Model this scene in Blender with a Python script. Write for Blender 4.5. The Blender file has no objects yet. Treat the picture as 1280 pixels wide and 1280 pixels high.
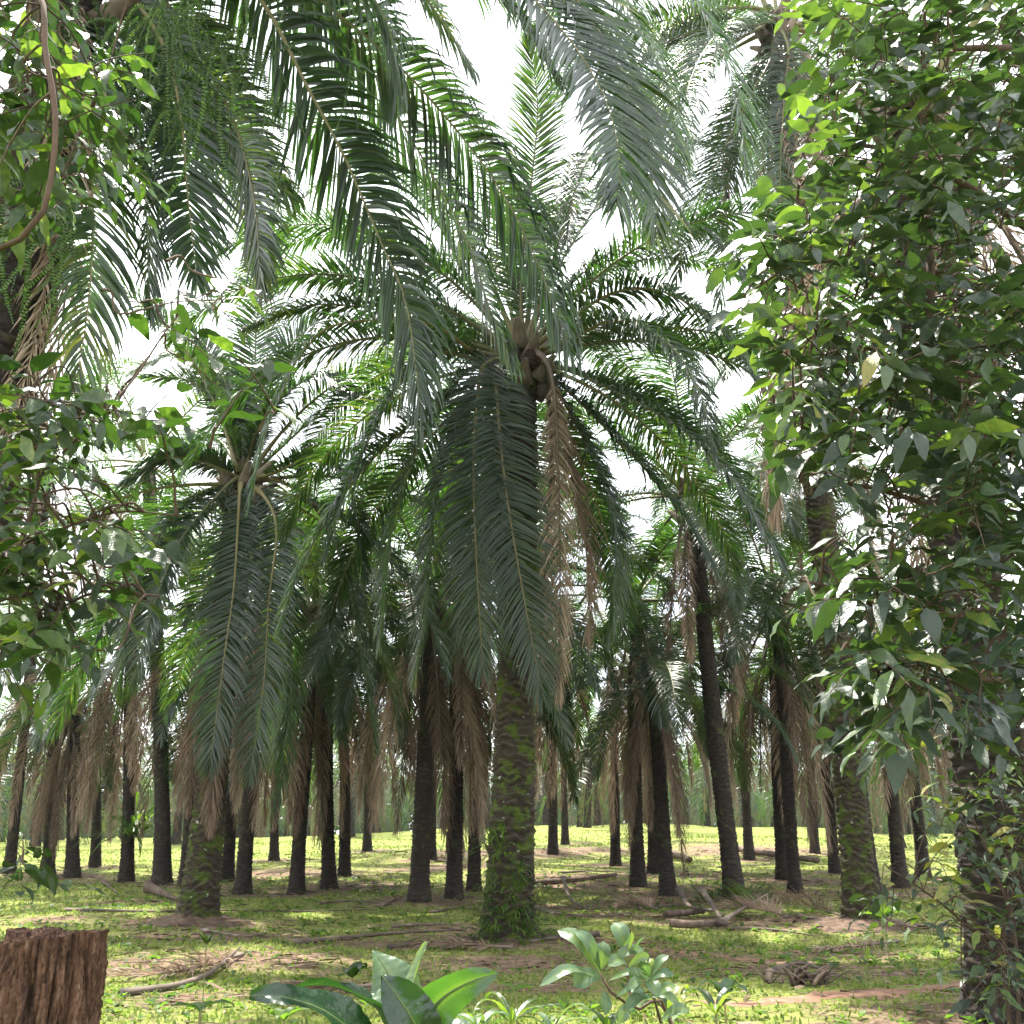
import bpy, math, random
import numpy as np
from mathutils import Vector, Matrix, Quaternion

# ------------------------------------------------------------------ camera, world, sun, exposure
SC = bpy.context.scene
COL = SC.collection
F = 1230.0                      # focal length in pixels of a 1280 px frame
PITCH = math.radians(18.0)
EYE = 1.55
cam_d = bpy.data.cameras.new('camera')
cam_d.sensor_width = 36.0
cam_d.lens = 36.0 * F / 1280.0
cam_d.clip_start = 0.05
cam_d.clip_end = 5000.0
cam = bpy.data.objects.new('camera', cam_d)
COL.objects.link(cam)
cam.location = (0, 0, EYE)
cam.rotation_euler = (math.radians(90) + PITCH, 0, 0)
SC.camera = cam

SUN_EL, SUN_AZ = math.radians(68), math.radians(-32)      # azimuth from +Y towards +X
sun_dir = Vector((math.sin(SUN_AZ) * math.cos(SUN_EL), math.cos(SUN_AZ) * math.cos(SUN_EL), math.sin(SUN_EL)))
world = bpy.data.worlds.new('World')
SC.world = world
world.use_nodes = True
wn, wl = world.node_tree.nodes, world.node_tree.links
wn.clear()
w_out = wn.new('ShaderNodeOutputWorld')
w_bg = wn.new('ShaderNodeBackground')
w_sky = wn.new('ShaderNodeTexSky')
w_sky.sky_type = 'NISHITA'
w_sky.sun_disc = False
w_sky.sun_elevation = SUN_EL
w_sky.sun_rotation = SUN_AZ
w_sky.dust_density = 2.0
w_co = wn.new('ShaderNodeTexCoord')
w_no = wn.new('ShaderNodeTexNoise')
w_no.inputs['Scale'].default_value = 2.2
w_no.inputs['Detail'].default_value = 6
w_rp = wn.new('ShaderNodeValToRGB')
w_rp.color_ramp.elements[0].position = 0.36
w_rp.color_ramp.elements[0].color = (0.45, 0.45, 0.45, 1)
w_rp.color_ramp.elements[1].position = 0.52
w_r2 = wn.new('ShaderNodeValToRGB')
w_n2 = wn.new('ShaderNodeTexNoise')
w_n2.inputs['Scale'].default_value = 5.0
w_n2.inputs['Detail'].default_value = 8
w_r2.color_ramp.elements[0].position = 0.34
w_r2.color_ramp.elements[0].color = (7.0, 7.2, 7.8, 1)
w_r2.color_ramp.elements[1].position = 0.56
w_r2.color_ramp.elements[1].color = (12.5, 12.8, 13.2, 1)
wl.new(w_co.outputs['Generated'], w_n2.inputs['Vector'])
wl.new(w_n2.outputs['Fac'], w_r2.inputs['Fac'])
w_mx = wn.new('ShaderNodeMix')
w_mx.data_type = 'RGBA'
wl.new(w_r2.outputs['Color'], w_mx.inputs[7])              # bright thin cloud
w_bg.inputs['Strength'].default_value = 0.09
wl.new(w_co.outputs['Generated'], w_no.inputs['Vector'])
wl.new(w_no.outputs['Fac'], w_rp.inputs['Fac'])
wl.new(w_rp.outputs['Color'], w_mx.inputs[0])
wl.new(w_sky.outputs['Color'], w_mx.inputs[6])
wl.new(w_mx.outputs[2], w_bg.inputs['Color'])
wl.new(w_bg.outputs['Background'], w_out.inputs['Surface'])

sun_l = bpy.data.lights.new('sun', 'SUN')
sun_l.energy = 5.0
sun_l.angle = math.radians(0.6)
sun_l.color = (1.0, 0.95, 0.86)
sun = bpy.data.objects.new('sun', sun_l)
COL.objects.link(sun)
sun.rotation_euler = sun_dir.to_track_quat('Z', 'Y').to_euler()
sun.location = (0, 0, 40)

SC.view_settings.view_transform = 'Standard'
SC.view_settings.look = 'None'
SC.view_settings.gamma = 1.0
SC.view_settings.use_curve_mapping = False
SC.view_settings.exposure = 1.78
SC.render.engine = 'CYCLES'
cy = SC.cycles
cy.max_bounces = 9
cy.diffuse_bounces = 6
cy.glossy_bounces = 2
cy.transmission_bounces = 4
cy.transparent_max_bounces = 4
cy.sample_clamp_indirect = 6.0
cy.caustics_reflective = False
cy.caustics_refractive = False
cy.use_denoising = True
try:
    cy.denoiser = 'OPENIMAGEDENOISE'
    cy.denoising_input_passes = 'RGB_ALBEDO_NORMAL'
except Exception:
    pass
cy.use_adaptive_sampling = True
cy.adaptive_threshold = 0.015

# ------------------------------------------------------------------ helpers
RNG = np.random.default_rng(11)
cP, sP = math.cos(PITCH), math.sin(PITCH)


def ray(px, py):
    u, v = (px - 640.0) / F, (640.0 - py) / F
    return np.array([u, cP - v * sP, sP + v * cP])


def P(px, py, Y):
    """world point at forward distance Y seen in that direction"""
    r = ray(px, py)
    return np.array([0, 0, EYE]) + r * (Y / r[1])


def sstep(a, b, x):
    t = np.clip((np.asarray(x, float) - a) / (b - a), 0, 1)
    return t * t * (3 - 2 * t)


def terrain(x, y):
    x = np.asarray(x, float)
    y = np.asarray(y, float)
    s = sstep(18, 78, y)
    h = s * (0.75 + 1.15 * np.exp(-((x - 9) / 22.0) ** 2))
    far = np.exp(-np.maximum(y - 60, 0) / 200.0)
    h = h + far * s * 0.15 * (np.sin(x * 0.33 + y * 0.21) + np.sin(x * 0.17 - y * 0.41 + 1.3))
    h = h + 0.030 * (np.sin(x * 0.9 + 0.4 * y) + np.sin(0.7 * y - 0.5 * x + 2.0)) * sstep(4, 10, y) * far
    h = h - sstep(88, 160, y) * 0.5
    return h


def G(px, py):
    r = ray(px, py)
    o = np.array([0, 0, EYE])
    t = 1.0
    while t < 400:
        q = o + r * t
        if q[2] <= terrain(q[0], q[1]):
            break
        t += 0.01 + t * 0.002
    q = o + r * t
    q[2] = float(terrain(q[0], q[1]))
    return q


def nrm(a):
    return a / np.maximum(np.linalg.norm(a, axis=-1, keepdims=True), 1e-9)


class MB:
    """collects vertices and faces, then links them as one mesh"""
    def __init__(self):
        self.v, self.f, self.var, self.n = [], [], [], 0

    def add(self, V, Fc, mat=0, var=0.5):
        V = np.asarray(V, float).reshape(-1, 3)
        Fc = np.asarray(Fc, int)
        self.v.append(V)
        self.f.append((Fc + self.n, mat))
        self.var.append(np.broadcast_to(np.asarray(var, float), (len(V),)))
        self.n += len(V)

    def mesh(self, name, mats, smooth=True):
        me = bpy.data.meshes.new(name)
        V = np.concatenate(self.v)
        me.vertices.add(len(V))
        me.vertices.foreach_set('co', V.ravel())
        loops = np.concatenate([f.ravel() for f, _ in self.f])
        sizes = np.concatenate([np.full(len(f), f.shape[1]) for f, _ in self.f])
        mi = np.concatenate([np.full(len(f), m) for f, m in self.f])
        me.loops.add(len(loops))
        me.loops.foreach_set('vertex_index', loops.astype(np.int32))
        me.polygons.add(len(sizes))
        st = np.concatenate([[0], np.cumsum(sizes)[:-1]])
        me.polygons.foreach_set('loop_start', st.astype(np.int32))
        me.polygons.foreach_set('material_index', mi.astype(np.int32))
        me.polygons.foreach_set('use_smooth', np.full(len(sizes), smooth))
        a = me.attributes.new('var', 'FLOAT', 'POINT')
        a.data.foreach_set('value', np.concatenate(self.var).astype(np.float32))
        for m in (mats if isinstance(mats, (list, tuple)) else [mats]):
            me.materials.append(m)
        me.update(calc_edges=True)
        return me


def link(name, me, parent=None, loc=(0, 0, 0), rot=None, scale=None):
    o = bpy.data.objects.new(name, me)
    COL.objects.link(o)
    if parent is not None:
        o.parent = parent
    o.location = loc
    if rot is not None:
        o.rotation_euler = rot
    if scale is not None:
        o.scale = scale
    return o


def tag(o, label=None, cat=None, group=None, kind=None):
    for k, v in (('label', label), ('category', cat), ('group', group), ('kind', kind)):
        if v:
            o[k] = v
    return o


def empty(name, loc):
    o = link(name, None, None, loc)
    o.empty_display_size = 0.2
    return o


def catmull(pts, n=12):
    p = np.asarray(pts, float)
    if len(p) == 2:
        return p[0] + (p[1] - p[0]) * np.linspace(0, 1, n)[:, None]
    q = np.vstack([2 * p[0] - p[1], p, 2 * p[-1] - p[-2]])
    out = []
    t = np.linspace(0, 1, n, endpoint=False)[:, None]
    for i in range(1, len(q) - 2):
        a, b, c, d = q[i - 1], q[i], q[i + 1], q[i + 2]
        out.append(0.5 * (2 * b + (c - a) * t + (2 * a - 5 * b + 4 * c - d) * t ** 2 + (3 * b - a - 3 * c + d) * t ** 3))
    out.append(p[-1:])
    return np.vstack(out)


def resample(c, m):
    s = np.concatenate([[0], np.cumsum(np.linalg.norm(np.diff(c, axis=0), axis=1))])
    u = np.linspace(0, s[-1], m)
    return np.stack([np.interp(u, s, c[:, k]) for k in range(3)], 1), s[-1]


def frames(c, n0=None):
    T = nrm(np.gradient(c, axis=0))
    up = np.array([0, 0, 1.0]) if n0 is None else np.asarray(n0, float)
    N = np.zeros_like(T)
    n = up - T[0] * (up @ T[0])
    if np.linalg.norm(n) < 1e-3:
        n = np.array([0, -1.0, 0])
    n = n / np.linalg.norm(n)
    for i in range(len(c)):
        n = n - T[i] * (n @ T[i])
        n = n / max(np.linalg.norm(n), 1e-9)
        N[i] = n
    return T, N, np.cross(T, N)


def tube(mb, pts, rad, sides=6, mat=0, var=0.5, flat=1.0, n0=None, cap=True):
    c = np.asarray(pts, float)
    T, N, S = frames(c, n0)
    r = np.broadcast_to(np.asarray(rad, float), (len(c),))
    fl = np.broadcast_to(np.asarray(flat, float), (len(c),))
    a = np.linspace(0, 2 * math.pi, sides, endpoint=False)
    V = c[:, None] + r[:, None, None] * (np.sin(a)[None, :, None] * N[:, None] + fl[:, None, None] * np.cos(a)[None, :, None] * S[:, None])
    m = len(c)
    i, j = np.meshgrid(np.arange(m - 1), np.arange(sides), indexing='ij')
    j2 = (j + 1) % sides
    Q = np.stack([i * sides + j, i * sides + j2, (i + 1) * sides + j2, (i + 1) * sides + j], -1).reshape(-1, 4)
    mb.add(V.reshape(-1, 3), Q, mat, var)
    if cap:
        k = mb.n - m * sides
        mb.f.append((np.array([list(range(k + sides - 1, k - 1, -1))]), mat))
        mb.f.append((np.array([list(range(k + (m - 1) * sides, k + m * sides))]), mat))


# ------------------------------------------------------------------ materials
def new_mat(name):
    m = bpy.data.materials.new(name)
    m.use_nodes = True
    nt = m.node_tree
    nt.nodes.clear()
    return m, nt.nodes, nt.links


def attr_fac(n, l, noise_scale=0.0, amt_obj=0.35, amt_noise=0.3):
    """0..1 variation from the vertex attribute, the object and a noise"""
    at = n.new('ShaderNodeAttribute')
    at.attribute_name = 'var'
    oi = n.new('ShaderNodeObjectInfo')
    m1 = n.new('ShaderNodeMath')
    m1.operation = 'MULTIPLY_ADD'
    l.new(oi.outputs['Random'], m1.inputs[0])
    m1.inputs[1].default_value = amt_obj
    l.new(at.outputs['Fac'], m1.inputs[2])
    m2 = n.new('ShaderNodeMath')
    m2.operation = 'SUBTRACT'
    l.new(m1.outputs[0], m2.inputs[0])
    m2.inputs[1].default_value = amt_obj * 0.5
    m2.use_clamp = True
    if not noise_scale:
        return m2.outputs[0]
    no = n.new('ShaderNodeTexNoise')
    no.inputs['Scale'].default_value = noise_scale
    no.inputs['Detail'].default_value = 4
    tc = n.new('ShaderNodeTexCoord')
    l.new(tc.outputs['Object'], no.inputs['Vector'])
    m3 = n.new('ShaderNodeMath')
    m3.operation = 'MULTIPLY_ADD'
    l.new(no.outputs['Fac'], m3.inputs[0])
    m3.inputs[1].default_value = amt_noise * 2
    m4 = n.new('ShaderNodeMath')
    m4.operation = 'SUBTRACT'
    l.new(m2.outputs[0], m4.inputs[0])
    m4.inputs[1].default_value = amt_noise
    l.new(m4.outputs[0], m3.inputs[2])
    m3.use_clamp = True
    return m3.outputs[0]


def ramp(n, l, fac, stops):
    r = n.new('ShaderNodeValToRGB')
    e = r.color_ramp.elements
    while len(e) < len(stops):
        e.new(0.5)
    for k, (p, c) in enumerate(stops):
        e[k].position = p
        e[k].color = (*c, 1)
    l.new(fac, r.inputs['Fac'])
    return r.outputs['Color']


def leaf_mat(name, stops, trans, tfac, rough=0.38, spec=0.5, noise=1.5, amt_obj=0.35, bump=0.0, flecks=0):
    m, n, l = new_mat(name)
    fac = attr_fac(n, l, noise, amt_obj)
    colr = ramp(n, l, fac, stops)
    if flecks:
        fn = n.new('ShaderNodeTexNoise')
        fn.inputs['Scale'].default_value = flecks
        fn.inputs['Detail'].default_value = 2
        ft = n.new('ShaderNodeTexCoord')
        l.new(ft.outputs['Object'], fn.inputs['Vector'])
        ff = ramp(n, l, fn.outputs['Fac'], [(0.70, (0, 0, 0)), (0.75, (0.55, 0.55, 0.55))])
        fm = n.new('ShaderNodeMix')
        fm.data_type = 'RGBA'
        l.new(ff, fm.inputs[0])
        l.new(colr, fm.inputs[6])
        fm.inputs[7].default_value = (0.34, 0.42, 0.22, 1)
        colr = fm.outputs[2]
    b = n.new('ShaderNodeBsdfPrincipled')
    b.inputs['Roughness'].default_value = rough
    b.inputs['Specular IOR Level'].default_value = spec
    l.new(colr, b.inputs['Base Color'])
    out = n.new('ShaderNodeOutputMaterial')
    if bump:
        no = n.new('ShaderNodeTexNoise')
        no.inputs['Scale'].default_value = 28
        tc = n.new('ShaderNodeTexCoord')
        l.new(tc.outputs['Object'], no.inputs['Vector'])
        bp = n.new('ShaderNodeBump')
        bp.inputs['Strength'].default_value = bump
        bp.inputs['Distance'].default_value = 0.02
        l.new(no.outputs['Fac'], bp.inputs['Height'])
        l.new(bp.outputs['Normal'], b.inputs['Normal'])
    if tfac > 0:
        t = n.new('ShaderNodeBsdfTranslucent')
        tcol = ramp(n, l, fac, trans)
        l.new(tcol, t.inputs['Color'])
        mx = n.new('ShaderNodeMixShader')
        mx.inputs[0].default_value = tfac
        l.new(b.outputs[0], mx.inputs[1])
        l.new(t.outputs[0], mx.inputs[2])
        l.new(mx.outputs[0], out.inputs['Surface'])
    else:
        l.new(b.outputs[0], out.inputs['Surface'])
    return m


def bark_mat(name, stops, scale=(4, 4, 4), rough=0.9, bump=0.6, moss=None, moss_lo=0.5, spots=None, dist=0.03):
    m, n, l = new_mat(name)
    tc = n.new('ShaderNodeTexCoord')
    mp = n.new('ShaderNodeMapping')
    mp.inputs['Scale'].default_value = scale
    l.new(tc.outputs['Object'], mp.inputs['Vector'])
    no = n.new('ShaderNodeTexNoise')
    no.inputs['Scale'].default_value = 1.0
    no.inputs['Detail'].default_value = 8
    no.inputs['Roughness'].default_value = 0.68
    l.new(mp.outputs[0], no.inputs['Vector'])
    at = n.new('ShaderNodeAttribute')
    at.attribute_name = 'var'
    ad = n.new('ShaderNodeMath')
    ad.operation = 'MULTIPLY_ADD'
    l.new(at.outputs['Fac'], ad.inputs[0])
    ad.inputs[1].default_value = 0.5
    sb = n.new('ShaderNodeMath')
    sb.operation = 'SUBTRACT'
    l.new(no.outputs['Fac'], sb.inputs[0])
    sb.inputs[1].default_value = 0.25
    l.new(sb.outputs[0], ad.inputs[2])
    colr = ramp(n, l, ad.outputs[0], stops)
    if moss:
        n2 = n.new('ShaderNodeTexNoise')
        n2.inputs['Scale'].default_value = 4.2
        n2.inputs['Detail'].default_value = 7
        n2.inputs['Roughness'].default_value = 0.65
        l.new(tc.outputs['Object'], n2.inputs['Vector'])
        mf = ramp(n, l, n2.outputs['Fac'], [(moss_lo, (0, 0, 0)), (moss_lo + 0.1, (1, 1, 1))])
        mm = n.new('ShaderNodeMix')
        mm.data_type = 'RGBA'
        l.new(mf, mm.inputs[0])
        l.new(colr, mm.inputs[6])
        mm.inputs[7].default_value = (*moss, 1)
        colr = mm.outputs[2]
    if spots:
        n3 = n.new('ShaderNodeTexNoise')
        n3.inputs['Scale'].default_value = 9
        n3.inputs['Detail'].default_value = 3
        l.new(tc.outputs['Object'], n3.inputs['Vector'])
        sf = ramp(n, l, n3.outputs['Fac'], [(0.70, (0, 0, 0)), (0.73, (0.8, 0.8, 0.8))])
        mm = n.new('ShaderNodeMix')
        mm.data_type = 'RGBA'
        l.new(sf, mm.inputs[0])
        l.new(colr, mm.inputs[6])
        mm.inputs[7].default_value = (*spots, 1)
        colr = mm.outputs[2]
    b = n.new('ShaderNodeBsdfPrincipled')
    b.inputs['Roughness'].default_value = rough
    b.inputs['Specular IOR Level'].default_value = 0.25
    l.new(colr, b.inputs['Base Color'])
    bp = n.new('ShaderNodeBump')
    bp.inputs['Strength'].default_value = bump
    bp.inputs['Distance'].default_value = dist
    l.new(no.outputs['Fac'], bp.inputs['Height'])
    l.new(bp.outputs['Normal'], b.inputs['Normal'])
    out = n.new('ShaderNodeOutputMaterial')
    l.new(b.outputs[0], out.inputs['Surface'])
    return m


M = {}
M['palm_leaf'] = leaf_mat('palm_leaf', [(0.0, (0.007, 0.018, 0.008)), (0.5, (0.014, 0.032, 0.012)), (0.85, (0.032, 0.056, 0.014)), (1.0, (0.14, 0.12, 0.03))],
                          [(0.0, (0.03, 0.10, 0.008)), (0.6, (0.085, 0.22, 0.016)), (1.0, (0.34, 0.38, 0.03))], 0.32, 0.34, 0.68, 0.5)
M['dead_leaf'] = leaf_mat('dead_leaf', [(0.0, (0.11, 0.075, 0.055)), (0.5, (0.25, 0.18, 0.135)), (1.0, (0.42, 0.335, 0.25))],
                          [(0.0, (0.16, 0.10, 0.06)), (1.0, (0.36, 0.25, 0.17))], 0.32, 0.75, 0.25, 1.2, 0.9)
M['litter'] = leaf_mat('litter', [(0.0, (0.05, 0.034, 0.024)), (0.6, (0.13, 0.088, 0.06)), (1.0, (0.24, 0.175, 0.125))], [], 0, 0.85, 0.15, 1.2)
M['stalk'] = leaf_mat('stalk', [(0.0, (0.07, 0.085, 0.025)), (0.6, (0.15, 0.13, 0.05)), (1.0, (0.24, 0.18, 0.08))], [], 0, 0.5, 0.4, 4)
M['dead_stalk'] = leaf_mat('dead_stalk', [(0.0, (0.05, 0.038, 0.03)), (0.6, (0.13, 0.10, 0.078)), (1.0, (0.27, 0.21, 0.165))], [], 0, 0.8, 0.25, 5)
M['trunk_mossy'] = bark_mat('trunk_mossy', [(0.1, (0.012, 0.009, 0.007)), (0.5, (0.040, 0.030, 0.022)), (0.9, (0.105, 0.082, 0.06))], (5, 5, 9), moss=(0.052, 0.078, 0.010), moss_lo=0.49, spots=(0.45, 0.45, 0.42))
M['trunk_dark'] = bark_mat('trunk_dark', [(0.1, (0.009, 0.007, 0.006)), (0.5, (0.026, 0.020, 0.016)), (0.9, (0.07, 0.055, 0.043))], (5, 5, 10), moss=(0.05, 0.06, 0.02), moss_lo=0.56)
M['leaf_base'] = bark_mat('leaf_base', [(0.1, (0.035, 0.026, 0.020)), (0.5, (0.13, 0.10, 0.075)), (0.9, (0.24, 0.19, 0.15))], (14, 14, 4), bump=0.5, dist=0.01)
M['fruit'] = bark_mat('fruit', [(0.1, (0.012, 0.008, 0.008)), (0.6, (0.05, 0.025, 0.018)), (0.95, (0.16, 0.06, 0.02))], (18, 18, 18), rough=0.5)
M['twig'] = bark_mat('twig', [(0.1, (0.03, 0.02, 0.015)), (0.6, (0.085, 0.055, 0.038)), (1.0, (0.16, 0.12, 0.09))], (20, 20, 8), bump=0.3, dist=0.005)
M['broad_dark'] = leaf_mat('broad_dark', [(0.0, (0.012, 0.023, 0.013)), (0.45, (0.027, 0.045, 0.025)), (0.72, (0.052, 0.078, 0.038)), (0.9, (0.09, 0.15, 0.03)), (1.0, (0.24, 0.20, 0.05))],
                           [(0.0, (0.03, 0.07, 0.011)), (0.6, (0.075, 0.16, 0.02)), (0.85, (0.30, 0.50, 0.04)), (1.0, (0.38, 0.44, 0.05))], 0.26, 0.40, 0.55, 6, 0.25, bump=0.35)
M['broad_left'] = leaf_mat('broad_left', [(0.0, (0.010, 0.022, 0.008)), (0.5, (0.020, 0.040, 0.011)), (0.85, (0.065, 0.11, 0.025)), (1.0, (0.2, 0.2, 0.06))],
                           [(0.0, (0.02, 0.06, 0.008)), (0.55, (0.06, 0.14, 0.012)), (0.85, (0.26, 0.42, 0.03)), (1.0, (0.38, 0.46, 0.05))], 0.34, 0.36, 0.5, 5, 0.25, bump=0.3)
M['wood_leaf'] = leaf_mat('wood_leaf', [(0.0, (0.012, 0.024, 0.012)), (1.0, (0.035, 0.058, 0.024))], [(0.0, (0.03, 0.08, 0.014)), (1.0, (0.08, 0.16, 0.025))], 0.25, 0.8, 0.1, 0.1)
M['fern'] = leaf_mat('fern', [(0.0, (0.02, 0.05, 0.012)), (1.0, (0.08, 0.14, 0.025))], [(0.0, (0.05, 0.16, 0.015)), (1.0, (0.26, 0.46, 0.03))], 0.45, 0.45, 0.4, 2)
M['big_leaf'] = leaf_mat('big_leaf', [(0.0, (0.010, 0.030, 0.012)), (0.5, (0.022, 0.056, 0.018)), (0.8, (0.06, 0.12, 0.03)), (1.0, (0.13, 0.19, 0.07))],
                         [(0.0, (0.02, 0.08, 0.01)), (0.6, (0.10, 0.28, 0.02)), (1.0, (0.28, 0.46, 0.04))], 0.28, 0.27, 0.6, 7, 0.3, bump=0.3, flecks=150)
M['pale_leaf'] = leaf_mat('pale_leaf', [(0.0, (0.035, 0.075, 0.035)), (0.5, (0.075, 0.125, 0.062)), (1.0, (0.12, 0.16, 0.03))],
                          [(0.0, (0.12, 0.26, 0.05)), (1.0, (0.30, 0.44, 0.05))], 0.28, 0.42, 0.5, 5, 0.4, bump=0.2)
M['grass'] = leaf_mat('grass', [(0.0, (0.07, 0.10, 0.025)), (0.6, (0.12, 0.16, 0.035)), (1.0, (0.22, 0.20, 0.07))],
                      [(0.0, (0.14, 0.26, 0.03)), (1.0, (0.34, 0.40, 0.08))], 0.4, 0.6, 0.3, 0.8)
M['stump'] = bark_mat('stump', [(0.2, (0.028, 0.016, 0.011)), (0.42, (0.085, 0.045, 0.028)), (0.6, (0.17, 0.090, 0.054)), (0.76, (0.27, 0.175, 0.12)), (0.95, (0.44, 0.37, 0.30))], (60, 60, 16), bump=1.0, dist=0.025)
M['old_wood'] = bark_mat('old_wood', [(0.1, (0.03, 0.02, 0.016)), (0.5, (0.10, 0.07, 0.052)), (0.9, (0.26, 0.20, 0.16))], (9, 9, 9), bump=0.5, dist=0.02)
M['roots'] = bark_mat('roots', [(0.1, (0.03, 0.02, 0.015)), (0.5, (0.09, 0.06, 0.04)), (0.9, (0.18, 0.12, 0.085))], (14, 14, 14), bump=1.0, dist=0.04)


def ground_mat():
    m, n, l = new_mat('ground')
    tc = n.new('ShaderNodeTexCoord')

    def noise(scale, det=6, rough=0.6):
        no = n.new('ShaderNodeTexNoise')
        no.inputs['Scale'].default_value = scale
        no.inputs['Detail'].default_value = det
        no.inputs['Roughness'].default_value = rough
        l.new(tc.outputs['Object'], no.inputs['Vector'])
        return no.outputs['Fac']
    g1 = ramp(n, l, noise(3.5, 8, 0.7), [(0.3, (0.085, 0.115, 0.024)), (0.5, (0.155, 0.185, 0.042)), (0.7, (0.25, 0.235, 0.085))])
    so = ramp(n, l, noise(7, 8, 0.75), [(0.3, (0.055, 0.036, 0.024)), (0.5, (0.15, 0.10, 0.068)), (0.72, (0.28, 0.205, 0.145))])
    at = n.new('ShaderNodeAttribute')
    at.attribute_name = 'var'
    ma = n.new('ShaderNodeMath')
    ma.operation = 'ADD'
    l.new(at.outputs['Fac'], ma.inputs[0])
    l.new(noise(1.6, 9, 0.72), ma.inputs[1])
    mf = ramp(n, l, ma.outputs[0], [(0.62, (0, 0, 0)), (0.84, (1, 1, 1))])
    mx = n.new('ShaderNodeMix')
    mx.data_type = 'RGBA'
    l.new(mf, mx.inputs[0])
    l.new(g1, mx.inputs[6])
    l.new(so, mx.inputs[7])
    b = n.new('ShaderNodeBsdfPrincipled')
    b.inputs['Roughness'].default_value = 0.95
    b.inputs['Specular IOR Level'].default_value = 0.15
    l.new(mx.outputs[2], b.inputs['Base Color'])
    bp = n.new('ShaderNodeBump')
    bp.inputs['Strength'].default_value = 0.8
    bp.inputs['Distance'].default_value = 0.06
    l.new(noise(14, 8, 0.7), bp.inputs['Height'])
    l.new(bp.outputs['Normal'], b.inputs['Normal'])
    out = n.new('ShaderNodeOutputMaterial')
    l.new(b.outputs[0], out.inputs['Surface'])
    return m


M['ground'] = ground_mat()
M['path'] = bark_mat('path', [(0.2, (0.085, 0.048, 0.03)), (0.5, (0.19, 0.105, 0.066)), (0.8, (0.33, 0.21, 0.145))], (5, 5, 5), rough=0.95, bump=0.5, dist=0.05)

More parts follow.
